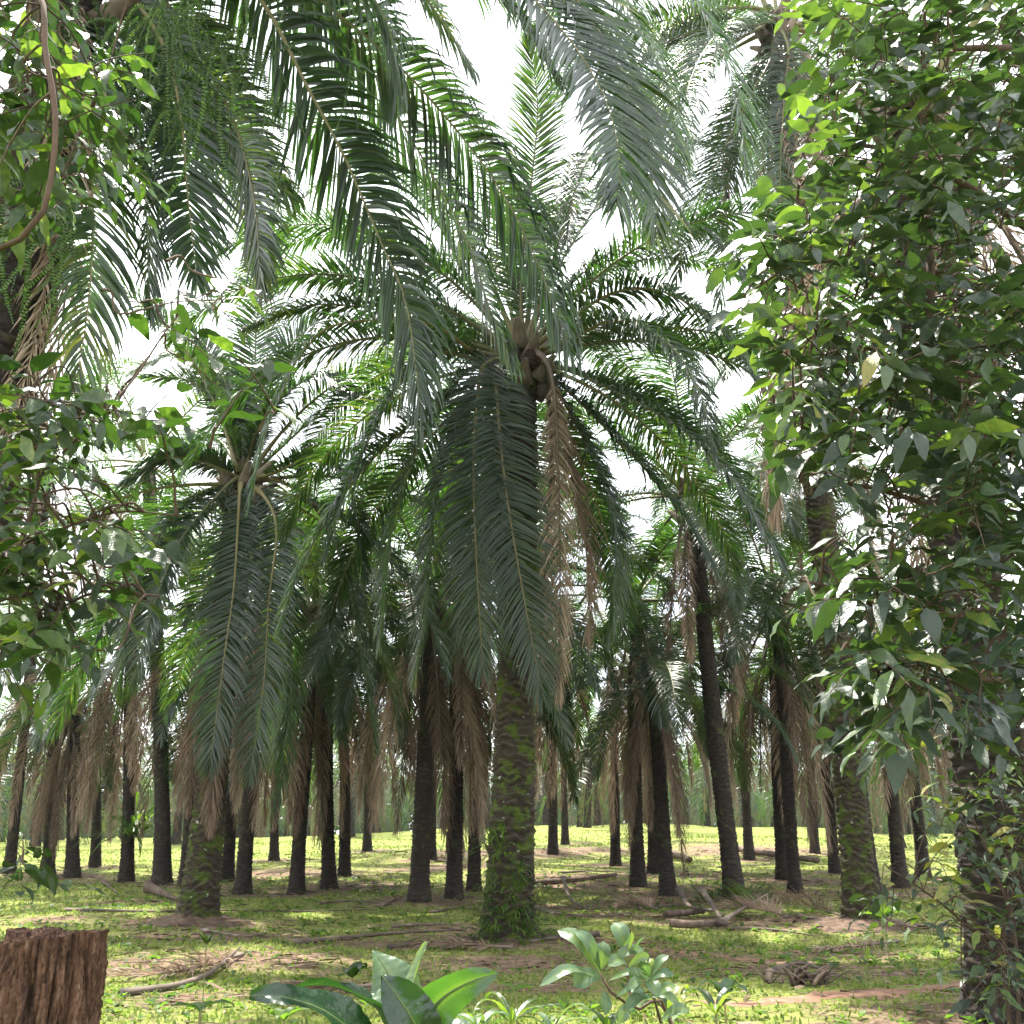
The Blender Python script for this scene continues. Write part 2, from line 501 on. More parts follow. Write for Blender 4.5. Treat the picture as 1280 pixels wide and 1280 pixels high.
# ------------------------------------------------------------------ palm positions (pixel of the foot, pixel of the crown)
# (foot px, foot py, crown px, crown py or height, trunk radius, quality, live, dead, label)
SPEC = [
    (636, 1174, 652, 440, 0.315, 'main', 14, 5, 'large oil palm in the middle with a mossy ringed trunk and ferns at its foot'),
    (245, 1154, 304, 600, 0.275, 'left', 12, 9, 'oil palm left of the middle with long hanging fronds and a flared foot'),
    (1077, 1158, 968, 25, 0.26, 'tall', 14, 10, 'tall leaning oil palm with a mossy trunk, right of the pile of cut stalks'),
    (918, 1124, 860, 615, 0.32, 'hi', 22, 8, 'oil palm with a black leaning trunk behind the pile of cut stalks'),
    (1092, 1120, 1012, 500, 0.28, 'hi', 20, 9, 'slim dark oil palm half hidden behind the tall leaning mossy palm'),
    (525, 1127, 538, 742, 0.30, 'hi', 22, 11, 'black trunked oil palm first to the left of the large middle palm'),
    (568, 1123, 570, 735, 0.25, 'hi', 20, 11, 'oil palm with a straight black trunk between two others left of the middle palm'),
    (592, 1114, 594, 740, 0.22, 'mid', 18, 11, 'thin brown trunked oil palm close against the left side of the middle palm'),
    (657, 1108, 664, 745, 0.26, 'mid', 18, 10, 'dark oil palm mostly hidden behind the right side of the middle palm'),
    (797, 1108, 793, 745, 0.26, 'mid', 20, 9, 'black oil palm at the left of the pair behind the curved dead strips'),
    (836, 1119, 814, 838, 0.26, 'hi', 24, 10, 'oil palm with a low open crown and tan skirt behind the pile of cut stalks'),
    (818, 1092, 815, 790, 0.26, 'mid', 18, 12, 'brown skirted oil palm standing in the gap between two black trunks'),
    (770, 1082, 765, 800, 0.24, 'mid', 16, 13, 'pale slim oil palm with a long tan skirt in the bright clearing'),
    (691, 1068, 690, 830, 0.27, 'mid', 18, 8, 'oil palm in the bright clearing with grey fronds just right of the middle palm'),
    (706, 1056, 703, 855, 0.25, 'mid', 18, 5, 'small dark oil palm with a flared foot on the crest of the clearing'),
    (936, 1075, 925, 800, 0.26, 'mid', 18, 10, 'greyish oil palm with a dead skirt behind the black leaning trunk'),
    (979, 1099, 965, 775, 0.26, 'mid', 18, 12, 'grey brown oil palm at the left of the touching pair right of the clearing'),
    (995, 1117, 968, 745, 0.23, 'hi', 20, 7, 'dark slim oil palm at the right of the touching pair right of the clearing'),
    (1045, 1092, 1015, 790, 0.24, 'mid', 16, 12, 'pale thin leaning oil palm just left of the tall mossy palm'),
    (1019, 1067, 1005, 810, 0.25, 'mid', 16, 9, 'far oil palm beyond the lying log at the right of the clearing'),
    (1155, 1100, 1120, 770, 0.26, 'mid', 16, 14, 'grey oil palm wrapped in a dead skirt left of the big creeper covered trunk'),
    (1125, 1110, 1098, 760, 0.26, 'mid', 16, 10, 'leaning grey oil palm between the tall mossy palm and the shrub'),
    (411, 1111, 405, 790, 0.26, 'hi', 22, 7, 'oil palm with a short black trunk and big drooping crown left of the clearing'),
    (371, 1118, 392, 770, 0.26, 'hi', 22, 6, 'oil palm with a dark leaning trunk and grey fronds right of the flared foot palm'),
    (304, 1118, 325, 760, 0.27, 'mid', 18, 10, 'black leaning oil palm directly right of the palm with the flared foot'),
    (431, 1095, 428, 800, 0.24, 'mid', 18, 8, 'thin dark oil palm behind the short black trunk left of the clearing'),
    (202, 1106, 186, 575, 0.32, 'mid', 18, 9, 'thick mossy green oil palm just left of the palm with the flared foot'),
    (157, 1103, 165, 780, 0.26, 'mid', 18, 12, 'brown oil palm carrying a pale green hanging epiphyte on its trunk'),
    (90, 1097, 92, 880, 0.28, 'hi', 22, 14, 'oil palm with an open crown and heavy brown skirt at the far left'),
    (60, 1094, 70, 800, 0.26, 'mid', 16, 14, 'brown skirted oil palm left of the open crowned one at the far left'),
    (12, 1092, 62, 560, 0.26, 'mid', 18, 13, 'oil palm with long tan dead fronds at the left edge behind the stump'),
    (233, 1108, 250, 770, 0.26, 'mid', 14, 11, 'brown oil palm half hidden behind the left of the flared foot palm'),
    (284, 1102, 296, 790, 0.24, 'mid', 14, 10, 'pale brown oil palm seen right behind the flared foot palm'),
    (118, 1084, 124, 830, 0.24, 'mid', 16, 10, 'slim oil palm behind the open crowned one at the far left'),
    (342, 1076, 346, 830, 0.24, 'mid', 16, 8, 'distant oil palm between the two leaning black trunks on the left'),
    (459, 1064, 462, 850, 0.26, 'mid', 18, 4, 'distant oil palm with glossy drooping fronds left of the first black trunk'),
    (540, 1074, 541, 810, 0.24, 'mid', 16, 8, 'thin pale brown oil palm seen just right of the first black trunk'),
]

ROOTPOS = []
for s in SPEC:
    ROOTPOS.append(G(s[0], s[1]))
# two nearer palms whose feet are outside or at the edge of the frame
NEARLEFT_FOOT = np.array([-4.75, 8.0, 0.0])
NEARRIGHT_FOOT = G(1272, 1276)
ALLFEET = ROOTPOS + [NEARLEFT_FOOT, NEARRIGHT_FOOT]

SOILPX = [(330, 1200, 1.2), (200, 1205, 0.9), (640, 1205, 1.1), (730, 1180, 0.9), (760, 1145, 1.2), (900, 1155, 1.3), (1000, 1150, 1.2), (1050, 1195, 0.9),
          (950, 1215, 0.7), (470, 1180, 0.8), (560, 1160, 1.0), (860, 1195, 0.8), (1090, 1215, 0.7), (270, 1170, 1.4), (560, 1235, 0.7), (690, 1235, 0.6),
          (480, 1232, .5), (820, 1130, 1.6), (700, 1135, 1.2), (1000, 1205, .6), (60, 1150, .8), (230, 1250, .5), (705, 1096, 2.2), (770, 1106, 1.8), (850, 1096, 2.0), (930, 1062, 3.5), (620, 1066, 3.0), (455, 1108, 2.2), (350, 1092, 2.5), (1010, 1102, 1.6), (560, 1085, 2.2), (170, 1128, 1.0), (880, 1110, 1.2), (740, 1062, 2.5)]
SOIL = [(p[0], p[1], r) for p, r in [(G(a, b), c) for a, b, c in SOILPX]] + [(p[0], p[1], 1.3) for p in ALLFEET]


def soil_mask(x, y):
    s = np.zeros_like(x)
    for cx, cy_, r in SOIL:
        s = np.maximum(s, np.exp(-(((x - cx) / (r * 1.5)) ** 2 + ((y - cy_) / r) ** 2)))
    return s * 0.42


def build_ground():
    nx, ny = 300, 340
    u = np.linspace(-1, 1, nx)
    xs = 420 * np.sinh(6.2 * u) / math.sinh(6.2)
    v = np.linspace(0, 1, ny)
    ys = -14 + 420 * (np.expm1(6.6 * v) / math.expm1(6.6))
    X, Y = np.meshgrid(xs, ys, indexing='ij')
    Z = terrain(X, Y)
    mb = MB()
    i, j = np.meshgrid(np.arange(nx - 1), np.arange(ny - 1), indexing='ij')
    Q = np.stack([i * ny + j, (i + 1) * ny + j, (i + 1) * ny + j + 1, i * ny + j + 1], -1).reshape(-1, 4)
    mb.add(np.stack([X, Y, Z], -1).reshape(-1, 3), Q, 0, soil_mask(X, Y).ravel())
    tag(link('ground', mb.mesh('ground', M['ground'])), kind='structure')


build_ground()


def path_sheet(pxs, halfw, seed):
    r = np.random.default_rng(seed)
    c, _ = resample(catmull([G(*p) for p in pxs]), 90)
    T, N, S = frames(c)
    S[:, 2] = 0
    S = nrm(S)
    n = len(c)
    k = 9
    t = np.linspace(0, 1, n)
    wl_ = halfw * (0.75 + 0.35 * np.sin(t * 21 + seed) + 0.25 * np.sin(t * 47 + 2 * seed) + 0.10 * r.normal(size=n)) * np.minimum(1, 6 * np.minimum(t, 1 - t) + 0.1)
    wr_ = halfw * (0.75 + 0.35 * np.sin(t * 17 + 1 + seed) + 0.25 * np.sin(t * 53 + seed) + 0.10 * r.normal(size=n)) * np.minimum(1, 6 * np.minimum(t, 1 - t) + 0.1)
    f = np.linspace(-1, 1, k)
    V = c[:, None] + S[:, None] * np.where(f < 0, f * wl_[:, None], f * wr_[:, None])[..., None]
    V[..., 2] = terrain(V[..., 0], V[..., 1]) + 0.012 - 0.010 * np.abs(f)
    mb = MB()
    i, j = np.meshgrid(np.arange(n - 1), np.arange(k - 1), indexing='ij')
    Q = np.stack([i * k + j, (i + 1) * k + j, (i + 1) * k + j + 1, i * k + j + 1], -1).reshape(-1, 4)
    mb.add(V.reshape(-1, 3), Q[:, ::-1], 0, 0.5)
    return tag(link('dirt_path', mb.mesh('dirt_path', M['path'])), kind='structure')


path_sheet([(1330, 1216), (1215, 1232), (1120, 1240), (1030, 1247), (940, 1254), (860, 1252)], 0.26, 1)
path_sheet([(1010, 1206), (940, 1200), (860, 1192), (790, 1184)], 0.22, 2)


# ------------------------------------------------------------------ grass and litter
def build_grass():
    r = np.random.default_rng(5)
    parts = []
    for y0, y1, n in ((2.6, 8, 40000), (8, 16, 60000), (16, 32, 50000), (32, 60, 30000)):
        y = y0 + (y1 - y0) * r.random(n)
        x = (r.random(n) * 2 - 1) * (0.60 * y + 1.0)
        parts.append(np.stack([x, y], 1))
    xy = np.concatenate(parts)
    lump = 0.5 + 0.5 * np.sin(xy[:, 0] * 2.1 + 1.7 * np.sin(xy[:, 1] * 1.3)) * np.sin(xy[:, 1] * 1.9 + xy[:, 0] * 0.7)
    keep = (r.random(len(xy)) > soil_mask(xy[:, 0], xy[:, 1]) * 2.2) & (r.random(len(xy)) < 0.35 + 0.65 * lump)
    for pxs, hw in (([(1330, 1216), (1215, 1232), (1120, 1240), (1030, 1247), (940, 1254), (860, 1252)], 0.2), ([(1010, 1206), (940, 1200), (860, 1192), (790, 1184)], 0.16)):
        c, _ = resample(catmull([G(*p) for p in pxs]), 60)
        d = np.min(np.hypot(xy[:, None, 0] - c[None, :, 0], xy[:, None, 1] - c[None, :, 1]), axis=1)
        keep &= d > hw * (0.6 + 0.6 * r.random(len(xy)))
    xy = xy[keep]
    n = len(xy)
    z = terrain(xy[:, 0], xy[:, 1])
    d = xy[:, 1]
    h = (0.025 + 0.05 * r.random(n) ** 2) * (1 + d / 40)
    w = (0.005 + 0.006 * r.random(n)) * (1 + d / 14)
    a = r.random(n) * 6.283
    b = r.random(n) * 6.283
    tilt = 0.3 + 1.0 * r.random(n)
    side = np.stack([np.cos(a), np.sin(a), 0 * a], 1) * w[:, None]
    lean = np.stack([np.cos(b) * np.sin(tilt), np.sin(b) * np.sin(tilt), np.cos(tilt)], 1)
    o = np.stack([xy[:, 0], xy[:, 1], z - 0.004], 1)
    m1 = o + (lean * 0.6 + np.array([0, 0, 0.35])) * h[:, None] * 0.6
    tp = m1 + lean * h[:, None] * 0.6 - np.array([0, 0, 0.25]) * h[:, None]
    V = np.stack([o - side, o + side, m1 + side * 0.8, m1 - side * 0.8, tp], 1)
    mb = MB()
    k = np.arange(n)[:, None] * 5
    var = np.repeat(np.clip(0.45 + 0.25 * r.normal(size=n), 0, 1), 5)
    mb.add(V.reshape(-1, 3), k + np.array([0, 1, 2, 3]), 0, var)
    mb.f.append((k + np.array([3, 2, 4]), 0))
    tag(link('grass', mb.mesh('grass', M['grass'])), 'short patchy grass covering the plantation floor', 'grass', kind='stuff')


build_grass()


def build_litter():
    r = np.random.default_rng(8)
    n0 = 30000
    y = 3.2 + 42 * r.random(n0) ** 1.5
    x = (r.random(n0) * 2 - 1) * (0.58 * y + 1)
    keep = r.random(n0) < 0.10 + 2.2 * soil_mask(x, y)
    x, y = x[keep], y[keep]
    n = len(x)
    z = terrain(x, y) + 0.012 + 0.03 * r.random(n)
    a = np.where(r.random(n) < 0.6, r.normal(0, 0.5, n), r.random(n) * 6.28)
    L = (0.06 + 0.30 * r.random(n) ** 2) * (1 + y / 60)
    w = (0.003 + 0.006 * r.random(n)) * (1 + y / 25)
    d = np.stack([np.cos(a), np.sin(a), 0.25 * r.normal(size=n) * 0.3], 1)
    s = np.stack([-np.sin(a), np.cos(a), 0.4 * r.normal(size=n)], 1)
    o = np.stack([x, y, z], 1)
    mid = o + d * L[:, None] * 0.5 + np.array([0, 0, 1]) * (0.05 * L * r.random(n))[:, None]
    e = o + d * L[:, None]
    V = np.stack([o - s * w[:, None], o + s * w[:, None], mid + s * w[:, None], mid - s * w[:, None], e], 1)
    k = np.arange(n)[:, None] * 5
    mb = MB()
    mb.add(V.reshape(-1, 3), k + np.array([0, 1, 2, 3]), 0, np.repeat(r.random(n), 5))
    mb.f.append((k + np.array([3, 2, 4]), 0))
    tag(link('leaf_litter', mb.mesh('leaf_litter', M['litter'])), 'dry brown leaf strips and twigs strewn over bare soil', 'leaf litter', kind='stuff')


build_litter()


def build_ground_cover():
    r = np.random.default_rng(18)
    n0 = 9000
    y = 3.0 + 30 * r.random(n0) ** 1.4
    x = (r.random(n0) * 2 - 1) * (0.58 * y + 1)
    patch = np.sin(x * 1.1 + 2 * np.sin(y * 0.7)) * np.sin(y * 1.4 - x * 0.5 + 1)
    keep = r.random(n0) < np.clip(0.25 + 0.9 * patch, 0.03, 1)
    x, y = x[keep], y[keep]
    mb = MB()
    n = len(x)
    z = terrain(x, y)
    for k in range(5):
        a = r.random(n) * 6.283
        L = (0.03 + 0.06 * r.random(n) ** 2) * (1 + y / 40)
        w = L * (0.22 + 0.2 * r.random(n))
        up = 0.15 + 0.9 * r.random(n)
        d = np.stack([np.cos(a), np.sin(a), up], 1)
        sd = np.stack([-np.sin(a), np.cos(a), 0 * a], 1)
        o = np.stack([x, y, z + 0.01 + 0.03 * r.random(n)], 1)
        m = o + d * (L * 0.5)[:, None]
        e = o + d * L[:, None] - np.array([0, 0, 0.5]) * (L * up)[:, None]
        V = np.stack([o, m + sd * w[:, None], e, m - sd * w[:, None]], 1)
        mb.add(V.reshape(-1, 3), np.arange(n)[:, None] * 4 + np.arange(4), 0, np.repeat(np.clip(r.normal(0.45, 0.2, n), 0, 1), 4))
    tag(link('ground_cover', mb.mesh('ground_cover', M['fern'])), 'low broad leaved weeds spread through the grass', 'ground cover', kind='stuff')


build_ground_cover()


# ------------------------------------------------------------------ palm fronds
def frond_mesh(spine, n, L, hw, seed, droop=0.9, dead=False, t0=0.17, K=4, fold=True, base_r=0.05, n0=None, joined=True, name='frond', spread=1.0, lift=0.25):
    """leaflets along a curved stalk; returns (leaf mesh, stalk mesh or None)"""
    r = np.random.default_rng(seed)
    c, tot = resample(spine, 70)
    T, N, S = frames(c, n0)
    u = np.linspace(0, 1, len(c))
    mb = MB()
    mt = mb if joined else MB()
    # stalk
    k = 26
    ui = np.linspace(0, 1, k)
    cc = np.stack([np.interp(ui, u, c[:, q]) for q in range(3)], 1)
    rad = base_r * np.interp(ui, [0, 0.04, 0.17, 0.5, 1], [1.5, 1.05, 0.66, 0.36, 0.07])
    flat = np.interp(ui, [0, 0.08, 0.2, 1], [1.9, 1.5, 1.1, 1.0])
    tube(mt, cc, rad, 6, 1 if joined else 0, 0.35 + 0.3 * r.random(), flat, n0)
    # leaflets, both sides
    tt = np.concatenate([np.linspace(t0, 0.995, n)] * 2) + r.normal(0, 0.35 / n, 2 * n)
    tt = np.clip(tt, 0.02, 0.999)
    sd = np.concatenate([np.ones(n), -np.ones(n)])
    m = 2 * n
    ip = lambda A: np.stack([np.interp(tt, u, A[:, q]) for q in range(3)], 1)
    p, t_, n_, s_ = ip(c), nrm(ip(T)), nrm(ip(N)), nrm(ip(S))
    rel = np.clip((tt - t0) / (1 - t0), 0, 1)
    ang = np.radians(np.interp(rel, [0, 0.5, 0.85, 1], [72, 58, 40, 12])) + r.normal(0, 0.055 if not dead else 0.16, m)
    if dead:
        ang = ang * 0.55
    v = r.normal(lift, 0.17 if not dead else 0.3, m) * np.interp(rel, [0, 1], [1.2, 0.5])
    d = nrm(t_ * np.cos(ang)[:, None] + s_ * (sd * np.sin(ang) * spread)[:, None] + n_ * v[:, None])
    ln = L * np.interp(rel, [0, 0.1, 0.35, 0.7, 0.92, 1], [0.32, 0.78, 1.0, 0.92, 0.68, 0.38]) * (0.90 + 0.16 * r.random(m))
    if dead:
        ln = ln * 0.85
    if not dead:
        odd = r.random(m)
        ln = ln * np.where(odd < 0.05, 0.2 + 0.5 * r.random(m), 1.0)
    g = droop * (0.75 + 0.5 * r.random(m)) * np.where(r.random(m) < 0.08, 2.6, 1.0)
    tw = r.normal(0, 0.22 if not dead else 0.9, m)
    wid = hw * (0.8 + 0.4 * r.random(m)) * np.interp(rel, [0, 0.3, 1], [0.75, 1.0, 0.6]) * (0.6 if dead else 1.0)
    prof = np.interp(np.linspace(0, 1, K + 1), [0, 0.25, 0.6, 1.0], [0.55, 1.0, 0.8, 0.06])
    nv = 3 if fold else 2
    V = np.zeros((m, K + 1, nv, 3))
    pos = p.copy()
    for q in range(K + 1):
        w = nrm(t_ - d * np.sum(t_ * d, 1, keepdims=True))
        nn = np.cross(d, w)
        w = w * np.cos(tw)[:, None] + nn * np.sin(tw)[:, None]
        nn = np.cross(d, w)
        h = (wid * prof[q])[:, None]
        if fold:
            V[:, q, 0] = pos - w * h - nn * h * 0.45
            V[:, q, 1] = pos
            V[:, q, 2] = pos + w * h - nn * h * 0.45
        else:
            V[:, q, 0] = pos - w * h
            V[:, q, 1] = pos + w * h
        pos = pos + d * (ln / K)[:, None]
        d = nrm(d + np.array([0, 0, -1.0]) * (g * (q + 1) / K * 0.55)[:, None])
    a, b = np.meshgrid(np.arange(K), np.arange(nv - 1), indexing='ij')
    q0 = np.stack([a * nv + b, a * nv + b + 1, (a + 1) * nv + b + 1, (a + 1) * nv + b], -1).reshape(-1, 4)
    Q = (np.arange(m)[:, None, None] * ((K + 1) * nv) + q0[None]).reshape(-1, 4)
    var = np.clip(0.42 + 0.13 * r.normal(size=m) + 0.12 * rel ** 3, 0, 1)
    mb.add(V.reshape(-1, 3), Q, 0, np.repeat(var, (K + 1) * nv))
    lm, sm = (M['dead_leaf'], M['dead_stalk']) if dead else (M['palm_leaf'], M['stalk'])
    if joined:
        return mb.mesh(name, [lm, sm]), None
    return mb.mesh(name, [lm]), mt.mesh('stalk', [sm])


def bend_spine(e0, length, p=1.5, b=0.75, end=-88, side=0.0, n=40):
    """arching spine in the xz plane leaving at elevation e0 degrees"""
    s = np.linspace(0, 1, n)
    th = np.radians(end + (e0 - end) * (1 - b * s ** p))
    az = side * s ** 2
    d = np.stack([np.cos(th) * np.cos(az), np.cos(th) * np.sin(az), np.sin(th)], 1)
    q = np.cumsum(d * (length / (n - 1)), 0)
    return np.vstack([[0, 0, 0], q])


LIVE_E = [84, 72, 60, 48, 36, 24, 12, 0, -15, -32, -50]
LIB = {'hi': [], 'mid': []}
for e in LIVE_E:
    rr = random.Random(int(e) + 400)
    b = {84: 0.42, 72: 0.52, 60: 0.62, 48: 0.70, 36: 0.76}.get(e, 0.84)
    pw = 1.5 if e > 20 else 1.2
    sp = bend_spine(e, 6.3 if e > 0 else 5.8, pw, b, -88, rr.uniform(-0.35, 0.35))
    LIB['hi'].append((e, frond_mesh(sp, 175, 0.86, 0.021, e + 500, 0.9, joined=False)))
    LIB['mid'].append((e, frond_mesh(sp, 105, 0.88, 0.029, e + 600, 0.9, K=3, fold=False)))
DEAD_E = [-40, -60, -74]
DLIB = {'hi': [], 'mid': []}
for k, e in enumerate(DEAD_E * 2):
    sp = bend_spine(e, 4.8 + 0.4 * (k % 3), 0.7, 0.97, -89, (-1) ** k * 0.4)
    DLIB['hi'].append(frond_mesh(sp, 120, 0.85, 0.024, 700 + k, 1.6, dead=True, joined=False, name='dead_frond'))
    DLIB['mid'].append(frond_mesh(sp, 70, 0.85, 0.036, 720 + k, 1.6, dead=True, K=3, fold=False, name='dead_frond'))


def leaf_base_mesh(seed, dead=False):
    """wedge shaped stub of a cut frond stalk"""
    r = np.random.default_rng(seed)
    L = 0.45 + 0.2 * r.random()
    s = np.linspace(0, 1, 6)
    c = np.stack([0.10 + L * s * 0.55, 0 * s, L * s * (0.9 - 0.3 * s)], 1)
    mb = MB()
    tube(mb, c, np.interp(s, [0, 0.5, 1], [0.085, 0.055, 0.03]), 7, 0, r.random(), np.interp(s, [0, 1], [1.8, 1.3]))
    return mb.mesh('leaf_base', M['leaf_base'])


BASES = [leaf_base_mesh(k) for k in range(4)]


def fruit_mesh(seed):
    r = np.random.default_rng(seed)
    mb = MB()
    n = 120
    for k in range(n):
        z = 1 - 2 * (k + 0.5) / n
        a = k * 2.39996
        d = np.array([math.sqrt(1 - z * z) * math.cos(a), math.sqrt(1 - z * z) * math.sin(a), z])
        c = d * np.array([0.17, 0.17, 0.22])
        q = nrm(np.cross(d, [0.3, 0.5, 0.8]))
        q2 = np.cross(d, q)
        s = 0.028
        V = [c + d * 0.06, c + q * s, c + q2 * s, c - q * s, c - q2 * s, c - d * 0.04]
        mb.add(V, [[0, 1, 2], [0, 2, 3], [0, 3, 4], [0, 4, 1], [5, 2, 1], [5, 3, 2], [5, 4, 3], [5, 1, 4]], 0, r.random())
    return mb.mesh('fruit_bunch', M['fruit'])


FRUIT = [fruit_mesh(1), fruit_mesh(2)]


def trunk_mesh(h, rad, lean, seed, ring=0.13, ns=36, dz=0.03, depth=0.030, mat='trunk_dark', flare=1.6):
    """trunk with a spiral of proud leaf scars, leaning along lean=(dx,dy)"""
    r = np.random.default_rng(seed)
    nz = max(8, int(h / dz))
    z = np.linspace(0, 1, nz)
    th = np.linspace(0, 2 * math.pi, ns, endpoint=False)
    Z, TH = np.meshgrid(z * h, th, indexing='ij')
    cols = 7
    cu = TH / (2 * math.pi) * cols
    tri = np.abs((cu % 1) - 0.5) * 2
    zw = Z + 0.05 * np.sin(Z * 2.3 + seed) + 0.03 * np.sin(Z * 7.1 + TH * 2)
    uu = zw / ring + 0.30 * tri + cu / cols + 0.30 * np.sin(TH * 3 + Z * 1.7 + seed) + 0.24 * np.sin(TH * 5 - Z * 3.3) + 0.16 * np.sin(TH * 8 + Z * 5.9 + 1)
    fr = uu % 1.0
    saw = np.where(fr < 0.82, (fr / 0.82) ** 1.6, (1 - fr) / 0.18)
    cell = np.floor(uu) * 7.3 + np.floor(cu + 0.5) * 3.1
    amp = 0.35 + 1.1 * ((np.sin(cell * 12.9898) * 43758.5453) % 1.0)
    R = rad * (1 + (flare - 1) * np.exp(-Z / 0.45) + 0.04 * np.sin(Z * 1.3 + seed) + 0.03 * np.sin(TH * 2 + Z)) + depth * amp * (saw - 0.4) + 0.009 * r.normal(size=Z.shape)
    t = Z / h
    sway = 0.12 * rad * np.sin(t * 6 + seed)
    X = R * np.cos(TH) + lean[0] * (t ** 1.15) + sway
    Y = R * np.sin(TH) + lean[1] * (t ** 1.15)
    V = np.stack([X, Y, Z - 0.08], -1).reshape(-1, 3)
    i, j = np.meshgrid(np.arange(nz - 1), np.arange(ns), indexing='ij')
    j2 = (j + 1) % ns
    Q = np.stack([i * ns + j, i * ns + j2, (i + 1) * ns + j2, (i + 1) * ns + j], -1).reshape(-1, 4)
    mb = MB()
    mb.add(V, Q, 0, np.clip(0.12 + 0.6 * saw * amp + 0.08 * r.normal(size=Z.shape), 0, 1).ravel())
    mb.f.append((np.array([[(nz - 1) * ns + k for k in range(ns)]]), 0))
    return mb.mesh('trunk', M[mat])


def add_frond(root, pair, loc, rz, sc, name):
    a = link(name, pair[0], root, loc, (0, 0, rz), (sc, sc, sc))
    if pair[1] is not None:
        link('stalk', pair[1], a)
    return a


def traced(root, origin, pts, n=190, L=0.9, hw=0.022, seed=0, droop=0.9, dead=False, t0=0.12, n0=None, base_r=0.05, spread=1.0, lift=0.25):
    """a frond whose stalk passes through world points"""
    c = catmull([np.asarray(q) - origin for q in pts])
    pr = frond_mesh(c, n, L, hw, seed, droop, dead, t0, 4, True, base_r, n0, False, 'dead_frond' if dead else 'frond', spread, lift)
    return add_frond(root, pr, (0, 0, 0), 0, 1.0, 'dead_frond' if dead else 'frond')


def palm(foot, top, rad, quality, nlive, ndead, seed, label, group=None, gap=None, emin=-50, emax=84, size=1.0, mat=None, bases=0, fruit=0):
    """foot, top: world points. gap=(azimuth centre, half width) leaves out library fronds there"""
    r = random.Random(seed)
    root = empty('oil_palm', tuple(foot))
    tag(root, label, 'oil palm', group)
    top = np.asarray(top) - np.asarray(foot)
    hi = quality == 'hi'
    tm = trunk_mesh(float(top[2]), rad, top[:2], seed, ns=56 if hi and rad > 0.255 else 30, dz=0.016 if hi and rad > 0.255 else 0.028, ring=0.13 if rad > 0.255 else 0.095, mat=mat or 'trunk_dark', depth=0.056 if hi and rad > 0.255 else 0.030)
    link('trunk', tm, root)
    lib, dl = LIB['hi' if hi else 'mid'], DLIB['hi' if hi else 'mid']
    a0 = r.uniform(0, 6.28)
    for i in range(nlive):
        f = (i + 0.5) / nlive
        e = emax + (emin - emax) * f ** 0.9
        az = a0 + i * 2.39996 + r.uniform(-0.25, 0.25)
        if gap and abs((az - gap[0] + math.pi) % (2 * math.pi) - math.pi) < gap[1]:
            continue
        k = min(range(len(lib)), key=lambda q: abs(lib[q][0] - e))
        off = 0.12 + 0.10 * f
        z = top[2] + 0.15 - 0.45 * f
        add_frond(root, lib[k][1], (top[0] + off * math.cos(az), top[1] + off * math.sin(az), z), az, size * r.uniform(0.9, 1.08), 'frond')
    for i in range(ndead):
        az = a0 + 1.0 + i * 2.39996 + r.uniform(-0.3, 0.3)
        off = rad * 0.8
        z = top[2] - 0.35 - 0.5 * r.random()
        add_frond(root, r.choice(dl), (top[0] + off * math.cos(az), top[1] + off * math.sin(az), z), az, size * r.uniform(0.85, 1.12), 'dead_frond')
    for i in range(bases):
        az = i * 2.39996
        link('leaf_base', BASES[i % 4], root, (top[0] + rad * 0.55 * math.cos(az), top[1] + rad * 0.55 * math.sin(az), top[2] - 0.9 + 0.9 * i / max(1, bases)), (0, 0, az), (1.3, 1.3, r.uniform(1.0, 1.6)))
    for i in range(fruit):
        az = 0.9 + i * 2.1
        link('fruit_bunch', FRUIT[i % 2], root, (top[0] + (rad + 0.14) * math.cos(az), top[1] + (rad + 0.14) * math.sin(az), top[2] - 0.15 - 0.1 * i), (0.3, 0, az), (0.75, 0.75, 0.75))
    return root, np.asarray(foot)


def crown_point(foot, px, py):
    """the crown above the foot: same forward distance, seen at that pixel"""
    return P(px, py, foot[1])


